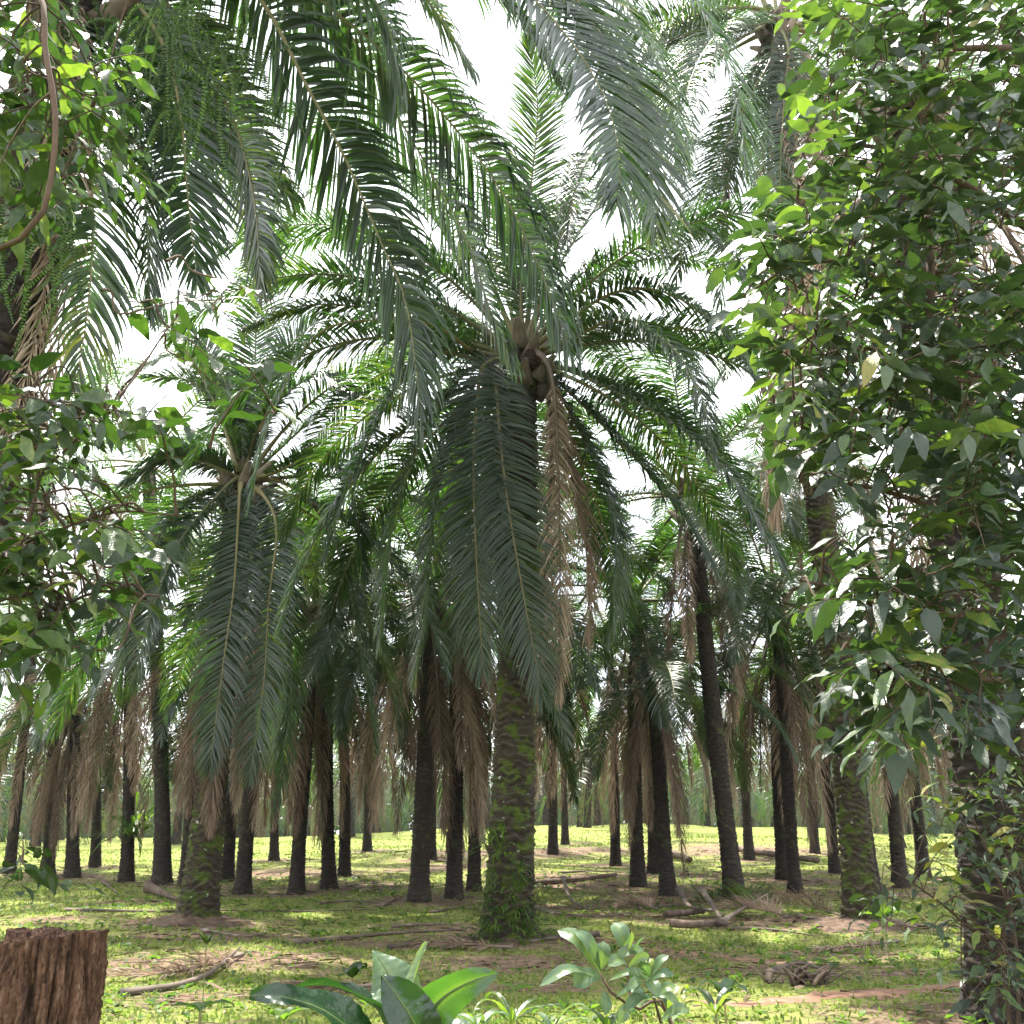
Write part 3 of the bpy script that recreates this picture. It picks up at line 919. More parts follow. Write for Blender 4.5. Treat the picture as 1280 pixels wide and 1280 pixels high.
# --- the four main palms, with traced fronds
def build_named():
    for i, s in enumerate(SPEC):
        foot = ROOTPOS[i]
        top = crown_point(foot, s[2], s[3])
        q = s[5]
        Yc = foot[1]
        if q == 'main':
            root, o = palm(foot, top, s[4], 'hi', 38, 0, 100 + i, s[8], gap=(-math.pi / 2, 1.15), emin=-35, mat='trunk_mossy', bases=16, fruit=3)
            T = lambda l, **k: traced(root, o, [top + np.array([0, 0, -0.1])] + [P(a, b, Yc + d) for a, b, d in l], **k)
            T([(652, 330, -0.2), (664, 230, -0.4), (672, 130, -0.8), (660, 50, -1.4)], seed=1, n0=(0, -1, 0.2), droop=0.35)
            T([(690, 330, -0.3), (725, 220, -0.8), (742, 190, -1.4), (722, 225, -2.2), (708, 305, -2.6)], seed=2, L=0.68)
            T([(700, 370, 0.3), (750, 325, 0.2), (820, 285, 0), (885, 290, -0.3), (935, 350, -0.6)], seed=3, L=0.92, droop=1.5)
            T([(710, 400, -0.4), (770, 365, -0.8), (830, 365, -1.2), (900, 410, -1.6), (950, 480, -1.8)], seed=4, L=0.92, droop=1.5)
            T([(720, 420, -0.8), (770, 400, -1.5), (830, 425, -2.2), (870, 480, -2.6), (892, 550, -2.8)], seed=5, L=0.92, droop=1.5)
            T([(715, 465, -0.8), (770, 490, -1.6), (850, 535, -2.3), (920, 605, -2.8), (978, 705, -3.0)], seed=6, L=0.84, droop=1.2)
            T([(700, 480, -0.3), (752, 530, -0.6), (800, 580, -0.9), (850, 640, -1.1), (890, 705, -1.2)], seed=7)
            T([(690, 480, -0.2), (730, 550, -0.3), (765, 640, -0.4), (770, 720, -0.4), (758, 790, -0.4)], seed=8)
            T([(606, 455, -0.6), (597, 500, -0.8), (592, 590, -0.9), (596, 710, -0.9), (604, 840, -0.8)], seed=9, L=0.92, n0=(-0.2, -1, 0.3), droop=0.6, t0=0.1)
            T([(622, 460, -0.6), (622, 510, -0.9), (632, 610, -1.0), (650, 720, -1.0), (678, 870, -0.9)], seed=10, L=0.92, n0=(0, -1, 0.3), droop=0.6, t0=0.1)
            T([(600, 470, -0.3), (570, 540, -0.4), (545, 620, -0.6), (535, 730, -0.7), (520, 850, -0.8)], seed=11, L=0.84)
            T([(600, 450, -0.3), (550, 440, -0.5), (500, 480, -0.8), (444, 588, -1.2), (408, 690, -1.4)], seed=12, L=0.80)
            T([(595, 440, -0.4), (550, 410, -1.4), (500, 400, -2.0), (400, 415, -2.4), (340, 520, -2.6), (312, 630, -2.6)], seed=13, L=0.64, droop=1.2)
            T([(590, 460, -0.2), (555, 500, -0.4), (524, 555, -0.8), (500, 625, -1.2), (484, 700, -1.4), (478, 800, -1.4)], seed=14, L=0.80)
            T([(600, 420, 0.2), (540, 385, 0.4), (460, 360, 0.4), (380, 345, 0.3), (310, 360, 0)], seed=15, L=0.76, droop=1.4)
            T([(600, 430, -0.1), (540, 405, -0.2), (460, 385, -0.4), (380, 382, -0.8), (310, 410, -1)], seed=16, L=0.76, droop=1.5)
            T([(600, 380, 0.2), (540, 270, 0.6), (470, 215, 0.6), (400, 230, 0.3), (350, 290, 0)], seed=17, L=0.76)
            T([(700, 330, 0.6), (770, 230, 1.2), (850, 180, 1.2), (920, 200, 0.8), (970, 280, 0.4)], seed=18, L=0.76)
            T([(640, 330, 0.5), (610, 200, 1.2), (570, 120, 1.6), (520, 100, 1.4)], seed=19, L=0.76)
            T([(672, 440, -0.5), (690, 470, -0.8), (697, 560, -0.9), (700, 700, -0.9), (699, 870, -0.8)], seed=20, L=0.85, dead=True, n0=(0, -1, 0.3), t0=0.22)
            T([(680, 450, -0.3), (700, 530, -0.4), (722, 630, -0.5), (736, 720, -0.5), (735, 800, -0.4)], seed=21, L=0.85, dead=True, t0=0.2)
            T([(680, 470, 0.3), (690, 560, 0.5), (682, 700, 0.5), (672, 880, 0.5)], seed=22, L=0.6, dead=True)
            T([(630, 470, 0.3), (618, 560, 0.5), (612, 700, 0.5), (608, 860, 0.5)], seed=23, L=0.6, dead=True)
        elif q == 'left':
            root, o = palm(foot, top, s[4], 'hi', 22, 0, 100 + i, s[8], gap=(-math.pi / 2, 1.2), mat='trunk_mossy', bases=14, fruit=2, emax=70)
            T = lambda l, **k: traced(root, o, [top + np.array([0, 0, -0.05])] + [P(a, b, Yc + d) for a, b, d in l], **k)
            T([(290, 540, 0), (268, 505, 0.1), (235, 475, 0.1), (185, 470, 0)], seed=31, L=0.90, droop=0.9)
            T([(302, 540, 0.3), (288, 495, 0.6), (262, 440, 0.8), (225, 400, 0.6)], seed=32, L=0.90, droop=0.9)
            T([(318, 550, 0.2), (335, 490, 0.3), (365, 430, 0.2), (410, 390, 0)], seed=33, L=0.90, droop=0.9)
            T([(312, 540, 0.4), (318, 470, 0.6), (322, 390, 0.6), (335, 310, 0.2), (362, 285, -0.2)], seed=34, L=0.90, droop=0.5)
            T([(292, 594, -0.2), (255, 578, -0.5), (208, 572, -0.9), (160, 600, -1.2)], seed=35, L=0.90, droop=0.9)
            T([(292, 600, -0.4), (235, 662, -1.0), (205, 722, -1.2), (180, 800, -1.3), (172, 850, -1.2)], seed=36, L=0.88, droop=0.7)
            T([(285, 606, -0.2), (222, 640, -0.8), (176, 715, -1.0), (156, 800, -1.0), (152, 860, -0.9)], seed=46, L=0.85)
            T([(318, 545, 0.0), (350, 500, -0.3), (400, 470, -0.6), (455, 500, -0.9)], seed=47, L=0.9)
            T([(296, 540, 0.5), (270, 470, 0.9), (225, 440, 1.0), (170, 465, 0.9)], seed=48, L=0.9)
            T([(300, 615, -0.6), (293, 729, -0.9), (279, 830, -1.0), (262, 960, -0.9)], seed=37, L=0.88, n0=(0, -1, 0.3), droop=0.6)
            T([(330, 620, -0.5), (346, 662, -0.8), (336, 753, -0.9), (330, 850, -0.9), (312, 970, -0.8)], seed=38, L=0.84, n0=(0, -1, 0.3), droop=0.6)
            T([(335, 620, -0.1), (356, 700, -0.2), (364, 800, -0.3), (360, 900, -0.3), (342, 1010, -0.3)], seed=39, L=0.80, droop=0.6)
            T([(345, 600, 0), (390, 630, 0), (430, 710, -0.1), (452, 820, -0.2), (470, 930, -0.2)], seed=40, L=0.80)
            T([(345, 590, -0.3), (400, 570, -0.6), (440, 620, -0.9), (455, 720, -1.0)], seed=41, L=0.72)
            T([(340, 570, 0.3), (400, 520, 0.6), (470, 500, 0.6), (530, 540, 0.4)], seed=42, L=0.72)
            T([(300, 630, 0.1), (288, 760, -0.1), (272, 900, -0.35), (264, 1035, -0.4)], seed=43, L=0.75, dead=True, n0=(0, -1, 0.3), t0=0.55)
            T([(295, 630, 0.2), (270, 760, 0.1), (245, 900, -0.1), (236, 1015, -0.1)], seed=44, L=0.6, dead=True, n0=(0, -1, 0.3), t0=0.4)
            T([(315, 630, 0.2), (318, 760, 0.1), (305, 900, -0.1), (294, 1010, -0.1)], seed=45, L=0.6, dead=True, n0=(0, -1, 0.3), t0=0.4)
        elif q == 'tall':
            root, o = palm(foot, top, s[4], 'hi', 24, 4, 100 + i, s[8], gap=(-1.6, 0.9), mat='trunk_mossy', bases=12, emin=-20)
            T = lambda l, **k: traced(root, o, [top] + [P(a, b, Yc + d) for a, b, d in l], **k)
            T([(945, 10, -0.3), (890, 14, -0.8), (830, 40, -1.2), (780, 110, -1.4)], seed=51, L=1.25, droop=1.3)
            T([(950, 35, -0.3), (900, 62, -0.8), (845, 100, -1.2), (815, 180, -1.6), (806, 270, -1.8)], seed=52, L=1.25, droop=1.3)
            T([(965, 70, -0.4), (938, 120, -0.8), (900, 195, -1.2), (870, 260, -1.5), (845, 350, -1.7)], seed=53, L=1.25, droop=1.3)
            T([(950, 30, -1.0), (900, 40, -2.2), (860, 110, -3.0), (850, 220, -3.4)], seed=58, L=1.2, droop=1.5)
            T([(960, 60, 0.2), (930, 140, 0.4), (905, 250, 0.5), (900, 380, 0.5)], seed=60, L=1.1, droop=1.3)
            T([(985, 60, -0.8), (980, 120, -1.2), (975, 230, -1.3), (978, 340, -1.3)], seed=54, L=0.7, n0=(0, -1, 0.3))
            T([(1000, 60, -0.3), (1010, 150, -0.5), (1015, 300, -0.5), (1020, 480, -0.4)], seed=55, dead=True, L=0.9, n0=(0, -1, 0.3))
            T([(990, 70, -0.3), (990, 180, -0.5), (1000, 350, -0.5), (1005, 520, -0.4)], seed=56, dead=True, L=0.9, n0=(0, -1, 0.3))
            T([(1010, 70, -0.2), (1030, 200, -0.3), (1040, 380, -0.3), (1035, 560, -0.3)], seed=57, dead=True, L=0.9, n0=(0, -1, 0.3))
        else:
            big = q == 'hi'
            hgt = float(top[2] - foot[2])
            size = min(0.95, max(0.55, (hgt - 1.0) / 6.6))
            palm(foot, top, s[4] * 0.64, q, int(s[6] * (0.78 if big else 0.58)), int(s[7] * 0.85), 100 + i, s[8], mat='trunk_dark', bases=8 if big else 0, fruit=1 if big else 0, size=size, emin=-30)


build_named()

# --- the two nearer palms
def build_near():
    foot = NEARLEFT_FOOT
    top = P(96, -50, 8.2)
    root, o = palm(foot, top, 0.34, 'hi', 14, 0, 300, 'near oil palm at the left edge carrying hanging ferns, its fronds arching overhead', gap=(0.0, 1.5), bases=10, emin=-10)
    T = lambda l, **k: traced(root, o, [top] + [P(a, b, c) for a, b, c in l], **k)
    T([(180, -150, 8.5), (290, -110, 9.2), (395, -5, 9.8), (475, 60, 10.2), (545, 132, 10.5), (620, 228, 10.6), (668, 318, 10.5), (714, 440, 10.3)], seed=61, n=190, L=1.2, hw=0.031, droop=2.6)
    T([(180, -90, 8.2), (270, -60, 8.6), (332, 8, 9.0), (385, 110, 9.2), (430, 195, 9.4), (475, 300, 9.4), (508, 380, 9.3), (527, 520, 9.2)], seed=62, n=180, L=1.1, hw=0.031, droop=1.4)
    T([(200, -150, 8.9), (340, -90, 10.0), (430, 30, 10.8), (500, 150, 11.2), (550, 235, 11.3), (588, 310, 11.2), (610, 380, 11.1), (640, 450, 11.0)], seed=63, n=180, L=1.05, hw=0.031, droop=1.8)
    T([(200, -220, 8.8), (370, -270, 9.9), (540, -180, 10.8), (660, -55, 11.4), (735, 35, 11.6), (775, 105, 11.6), (795, 180, 11.5), (806, 275, 11.4)], seed=64, n=270, L=1.6, spread=1.5, hw=0.042, droop=0.9, n0=(0.1, -1, 0.5))
    T([(190, -190, 8.6), (330, -200, 9.4), (460, -130, 10.2), (570, -50, 10.6), (640, 10, 10.7), (690, 90, 10.7)], seed=65, n=180, L=1.2, hw=0.033, droop=1.6, n0=(0, -1, 0.8))
    T([(200, -260, 9.2), (380, -340, 10.4), (560, -260, 11.6), (690, -120, 12.4), (770, -10, 12.8), (830, 90, 12.8), (850, 200, 12.7)], seed=72, n=260, L=1.5, spread=1.5, hw=0.040, droop=1.0, n0=(0.1, -1, 0.5))
    T([(190, -120, 8.2), (320, -120, 8.4), (420, -60, 8.5), (480, 20, 8.5), (500, 110, 8.5)], seed=73, n=160, L=1.0, droop=2.2)
    T([(150, -20, 8.4), (205, 60, 8.7), (226, 150, 8.8), (234, 240, 8.8), (246, 350, 8.7)], seed=66, n=116, L=0.85, hw=0.032, droop=0.6, n0=(0.2, -1, 0.4))
    T([(170, 0, 8.8), (220, 120, 9.4), (260, 170, 9.8), (310, 190, 10.0), (365, 240, 10.0)], seed=67, n=130, L=0.85, hw=0.030, droop=1.6)
    T([(210, -240, 8.7), (400, -290, 9.6), (580, -180, 10.3), (690, -40, 10.8), (762, 60, 11.0), (800, 150, 11.0), (818, 240, 10.9), (820, 300, 10.8)], seed=76, n=260, L=1.5, spread=1.6, hw=0.040, droop=0.5, n0=(0.1, -1, 0.1))
    T([(210, -200, 8.5), (380, -250, 9.0), (520, -160, 9.6), (630, -40, 10.0), (705, 40, 10.2), (755, 120, 10.2), (775, 200, 10.1), (770, 260, 10.0)], seed=77, n=260, L=1.4, spread=1.6, hw=0.038, droop=0.6, n0=(0.1, -1, 0.1))
    T([(220, -260, 9.0), (420, -340, 10.5), (620, -280, 11.8), (780, -140, 12.8), (870, 0, 13.2), (920, 110, 13.3), (935, 220, 13.2)], seed=78, n=240, L=1.4, spread=1.4, hw=0.040, droop=0.6, n0=(0.1, -1, 0.1))
    T([(170, -40, 8.6), (245, 60, 9.2), (292, 150, 9.4), (318, 250, 9.4), (326, 360, 9.3)], seed=74, L=0.95, droop=1.0)
    T([(130, 30, 8.2), (165, 140, 8.3), (182, 260, 8.3), (186, 390, 8.2)], seed=75, L=0.8, droop=1.0)
    T([(100, 60, 8.0), (112, 180, 7.9), (116, 290, 7.8), (108, 400, 7.8), (92, 490, 7.8)], seed=68, n=116, L=0.8, hw=0.030, droop=1.1)
    T([(92, 60, 7.9), (90, 250, 7.8), (75, 420, 7.8), (40, 560, 7.8)], seed=69, n=116, L=0.7, dead=True, n0=(0, -1, 0.3))
    T([(82, 60, 7.9), (70, 250, 7.8), (45, 420, 7.8), (10, 540, 7.8)], seed=70, n=116, L=0.7, dead=True, n0=(0, -1, 0.3))
    T([(150, -100, 7.6), (300, -150, 7.4), (420, -120, 7.2), (520, -20, 7.2), (585, 80, 7.2)], seed=71, n=159, L=0.75, droop=1.4)

    foot = NEARRIGHT_FOOT
    top = P(1135, 130, foot[1])
    root, o = palm(foot, top, 0.30, 'hi', 20, 8, 301, 'near oil palm with a dark creeper covered trunk at the right edge', gap=(-2.7, 2.0), bases=10)


build_near()


# ------------------------------------------------------------------ far palms
def build_far():
    r = random.Random(77)
    crowns, skirts, trunks = [], [], []
    for k in range(4):
        mb = MB()
        rr = np.random.default_rng(k + 40)
        for i in range(20):
            f = (i + 0.5) / 20
            e = 80 - 150 * f
            az = i * 2.39996 + k
            b = 0.55 if e > 40 else 0.82
            sp = bend_spine(e, 6.0, 1.3, b, -88, rr.uniform(-0.3, 0.3), 24)
            ca, sa = math.cos(az), math.sin(az)
            sp = np.stack([sp[:, 0] * ca - sp[:, 1] * sa, sp[:, 0] * sa + sp[:, 1] * ca, sp[:, 2]], 1)
            me, _ = frond_mesh(sp, 34, 0.95, 0.045, 900 + k * 40 + i, 0.9, K=2, fold=False)
            V = np.empty(len(me.vertices) * 3)
            me.vertices.foreach_get('co', V)
            mb_add_mesh(mb, me)
            bpy.data.meshes.remove(me)
        crowns.append(mb.mesh('crown', [M['palm_leaf'], M['stalk']]))
        mb = MB()
        for i in range(9):
            az = i * 2.39996 + k
            sp = bend_spine(-65, 4.6, 0.7, 0.97, -89, 0.3, 20)
            ca, sa = math.cos(az), math.sin(az)
            sp = sp + np.array([0.2, 0, -0.3])
            sp = np.stack([sp[:, 0] * ca - sp[:, 1] * sa, sp[:, 0] * sa + sp[:, 1] * ca, sp[:, 2]], 1)
            me, _ = frond_mesh(sp, 26, 0.75, 0.04, 980 + k * 40 + i, 1.6, dead=True, K=2, fold=False)
            mb_add_mesh(mb, me)
            bpy.data.meshes.remove(me)
        skirts.append(mb.mesh('dead_skirt', [M['dead_leaf'], M['dead_stalk']]))
        trunks.append(trunk_mesh(7.0, 0.25, (r.uniform(-0.4, 0.4), r.uniform(-0.3, 0.3)), k + 60, ns=12, dz=0.12, ring=0.3))
    n = 0
    a, row = 9.2, 0
    y = 40.0
    first = None
    while y < 165 and n < 215:
        row += 1
        x = -0.66 * y - 6 + (row % 2) * a / 2
        while x < 0.66 * y + 6:
            px, py_ = x + r.uniform(-1.2, 1.2), y + r.uniform(-1.2, 1.2)
            x += a
            if any(math.hypot(px - q[0], py_ - q[1]) < 5.5 for q in ALLFEET):
                continue
            open_ = -0.12 < (px - 2) / py_ < 0.24 and py_ < 92      # the clearing
            if open_ and r.random() < (0.92 if py_ < 66 else 0.5):
                continue
            if not open_ and py_ < 64 and r.random() < 0.5:
                continue
            k = r.randrange(4)
            h = r.uniform(5.2, 7.6)
            sc = h / 7.0
            band = 'middle' if py_ < 75 else ('back' if py_ < 115 else 'farthest')
            root = empty('oil_palm', (px, py_, float(terrain(px, py_))))
            side = 'left' if px < -4 else ('right' if px > 14 else 'central')
            tag(root, {'middle': 'oil palm in the %s part of the rows behind the nearest palms' % side,
                       'back': 'distant oil palm in the %s part of the back rows of the plantation' % side,
                       'farthest': 'very distant oil palm at the %s end of the plantation' % side}[band], 'oil palm', '%s %s rows of oil palms' % (band, side))
            t = link('trunk', trunks[k], root, (0, 0, 0), (0, 0, 0), (1, 1, sc))
            V = trunks[k]['top'] if 'top' in trunks[k] else (0, 0)
            rz = r.uniform(0, 6.28)
            link('crown', crowns[k], root, (0, 0, h), (0, 0, rz), (1, 1, 1))
            link('dead_skirt', skirts[k], root, (0, 0, h), (0, 0, rz), (1, 1, 1))
            n += 1
        y += a * 0.87
    return n


def mb_add_mesh(mb, me):
    nv = len(me.vertices)
    V = np.empty(nv * 3)
    me.vertices.foreach_get('co', V)
    nf = len(me.polygons)
    st = np.empty(nf, np.int32)
    me.polygons.foreach_get('loop_start', st)
    tot = np.empty(nf, np.int32)
    me.polygons.foreach_get('loop_total', tot)
    mi = np.empty(nf, np.int32)
    me.polygons.foreach_get('material_index', mi)
    lv = np.empty(len(me.loops), np.int32)
    me.loops.foreach_get('vertex_index', lv)
    va = np.empty(nv, np.float32)
    me.attributes['var'].data.foreach_get('value', va)
    mb.v.append(V.reshape(-1, 3))
    mb.var.append(va)
    for size in np.unique(tot):
        for m in np.unique(mi):
            s = st[(tot == size) & (mi == m)]
            if len(s):
                mb.f.append((lv[s[:, None] + np.arange(size)] + mb.n, int(m)))
    mb.n += nv


N_FAR = build_far()


def build_far_wood():
    """the far-off wood closing the view behind the plantation: leafy mass over many thin stems"""
    r = np.random.default_rng(91)
    n = 30000
    y = 168 + 60 * r.random(n)
    x = (r.random(n) * 2 - 1) * (0.72 * y + 10)
    top = 9 + 4 * np.sin(x * 0.11 + 1) * np.sin(x * 0.043 + y * 0.02) + 2.5 * np.sin(x * 0.31 + y * 0.1)
    z = terrain(x, y) + np.maximum(top, 3) * r.random(n) ** 0.7
    c = np.stack([x, y, z], 1)
    a = nrm(r.normal(size=(n, 3)))
    b = nrm(np.cross(a, r.normal(size=(n, 3))))
    q = (0.5 + 0.6 * r.random(n))[:, None]
    V = np.stack([c - a * q, c + b * q * 0.6, c + a * q, c - b * q * 0.6], 1)
    mb = MB()
    mb.add(V.reshape(-1, 3), np.arange(n)[:, None] * 4 + np.arange(4), 0, np.repeat(np.clip(r.normal(0.35, 0.2, n), 0, 1), 4))
    tag(link('far_wood', mb.mesh('far_wood', M['wood_leaf'])), 'dark far off wood closing the view behind the plantation', 'wood', kind='stuff')


build_far_wood()


# ------------------------------------------------------------------ broad leaved trees at both sides
def leaf_shape(seed, L=1.0, W=0.42, curl=0.25, fold=0.18, tip=0.16, nx=6):
    """ovate pointed leaf of unit length along +x, upper side +z"""
    r = np.random.default_rng(seed)
    s = np.linspace(0, 1, nx)
    w = W * 0.5 * np.sin(np.pi * np.clip(s, 0, 1) ** 0.78) ** 0.85 * (1 - 0.25 * s)
    w[0], w[-1] = 0.012, 0.004
    z = -curl * s ** 2 + 0.03 * r.normal(size=nx)
    wav = 0.014 * r.normal(size=nx)
    V = []
    for k in range(nx):
        V += [(s[k], w[k], z[k] + fold * w[k] + wav[k]), (s[k], 0, z[k]), (s[k], -w[k], z[k] + fold * w[k] - wav[k])]
    Q = []
    for k in range(nx - 1):
        for b in (0, 1):
            Q.append([k * 3 + b, k * 3 + b + 1, (k + 1) * 3 + b + 1, (k + 1) * 3 + b])
    return np.array(V) * L, np.array(Q)[:, ::-1]


LEAVES = [leaf_shape(k, 1.0, 0.40 + 0.05 * (k % 3), 0.12 + 0.12 * (k % 4), 0.1 + 0.1 * (k % 3)) for k in range(6)]


def in_poly(x, y, poly):
    inside = False
    j = len(poly) - 1
    for i in range(len(poly)):
        xi, yi = poly[i]
        xj, yj = poly[j]
        if (yi > y) != (yj > y) and x < (xj - xi) * (y - yi) / (yj - yi) + xi:
            inside = not inside
        j = i
    return inside


def basis(d, up, roll):
    d = d / np.linalg.norm(d)
    y = np.cross(up, d)
    if np.linalg.norm(y) < 1e-4:
        y = np.array([1.0, 0, 0])
    y = y / np.linalg.norm(y)
    z = np.cross(d, y)
    c, s = math.cos(roll), math.sin(roll)
    y2 = y * c + z * s
    return np.stack([d, y2, np.cross(d, y2)], 1)


def leafy(root, origin, polys, count, Y0, Y1, leaf_len, mat, seed, branches, outdir, per=7, hanging=0.35, max_parts=300, twig_len=0.42, twr=0.004, young=lambda px, py: 0.07):
    """twigs with alternate leaves, each twig growing from the nearest branch; nearest leaves become parts"""
    r = np.random.default_rng(seed)
    brpts = np.concatenate(branches)
    L, twigs = [], MB()
    made = 0
    bx = [min(p[0] for q in polys for p in q), max(p[0] for q in polys for p in q), min(p[1] for q in polys for p in q), max(p[1] for q in polys for p in q)]
    while made < count:
        px, py = r.uniform(bx[0], bx[1]), r.uniform(bx[2], bx[3])
        if not any(in_poly(px, py, q) for q in polys):
            continue
        Y = Y0 + (Y1 - Y0) * r.random() ** 1.3
        a = P(px, py, Y)
        nb = brpts[np.argmin(np.linalg.norm(brpts - a, axis=1))]
        made += 1
        dirv = nrm(nrm(a - nb + 1e-6) * 0.8 + np.asarray(outdir) * 0.7 + r.normal(0, 0.5, 3) * np.array([1, 1, 0.7]))
        tl = twig_len * r.uniform(0.6, 1.2)
        b0 = a - dirv * tl * 0.5
        if np.linalg.norm(b0 - nb) > 0.45:
            st = b0 + nrm(nb - b0) * 0.12
        else:
            st = nb
        mid = (st + b0) / 2 + np.array([0, 0, 0.05])
        crv = catmull([st, mid, b0, a - np.array([0, 0, 0.03]), b0 + dirv * tl - np.array([0, 0, 0.10])], 4)
        tube(twigs, crv - origin, np.linspace(twr * 1.8, twr * 0.5, len(crv)), 4, 0, r.random(), cap=False)
        npl = max(3, int(per * r.uniform(0.7, 1.3)))
        tone = np.clip(r.normal(0.45, 0.16), 0, 1) if r.random() > young(px, py) else r.uniform(0.74, 0.86)
        for k in range(npl):
            f = 0.1 + 0.9 * k / (npl - 1)
            q = b0 + dirv * tl * f - np.array([0, 0, 0.10 * f * f])
            side = nrm(np.cross(dirv, [0, 0, 1.0]) + 1e-6) * (1 if k % 2 else -1)
            if k == npl - 1:
                side = side * 0.2
            ld = nrm(dirv * r.uniform(0.2, 0.8) + side * r.uniform(0.6, 1.0) + np.array([0, 0, -hanging * r.uniform(0.2, 1.8)]) + r.normal(0, 0.18, 3))
            ll = leaf_len * r.uniform(0.65, 1.2) * (0.75 if k == npl - 1 else 1)
            B = basis(ld, np.array([0, 0, 1.0]), r.normal(0, 0.45))
            L.append((q + ld * 0.012, B, ll, int(r.integers(0, len(LEAVES))), np.clip(tone + r.normal(0, 0.08), 0, 0.9 if r.random() > 0.012 else 1)))
    link('twigs', twigs.mesh('twigs', M['twig']), root)['kind'] = 'stuff'
    # nearest visible leaves as objects
    def score(t):
        q = t[0] - np.array([0, 0, EYE])
        ax = q[1] * cP + q[2] * sP
        u, v = q[0] / ax * F, (q[2] * cP - q[1] * sP) / ax * F
        return ax / t[2] + (100 if abs(u) > 640 or abs(v) > 640 else 0)
    L.sort(key=score)
    meshes = {}
    for (q, B, ll, k, tone) in L[:max_parts]:
        key = (k, int(tone * 6))
        if key not in meshes:
            mb = MB()
            mb.add(LEAVES[k][0], LEAVES[k][1], 0, (key[1] + 0.5) / 6)
            meshes[key] = mb.mesh('leaf', M[mat])
        o = bpy.data.objects.new('leaf', meshes[key])
        COL.objects.link(o)
        o.parent = root
        mw = Matrix(((*(B[0] * ll), q[0] - origin[0]), (*(B[1] * ll), q[1] - origin[1]), (*(B[2] * ll), q[2] - origin[2]), (0, 0, 0, 1)))
        o.matrix_local = mw
    mb = MB()
    for (q, B, ll, k, tone) in L[max_parts:]:
        mb.add((LEAVES[k][0] * ll) @ B.T + q - origin, LEAVES[k][1], 0, tone)
    if mb.n:
        link('foliage', mb.mesh('foliage', M[mat]), root)['kind'] = 'stuff'


def branch_tubes(root, origin, branches, radii, name='branch', mat='twig'):
    out = []
    for c, (r0, r1) in zip(branches, radii):
        mb = MB()
        cc, _ = resample(catmull(c, 8), 24)
        tube(mb, cc - origin, np.linspace(r0, r1, len(cc)), 7, 0, 0.5)
        link(name, mb.mesh(name, M[mat]), root)
        out.append(cc)
    return out


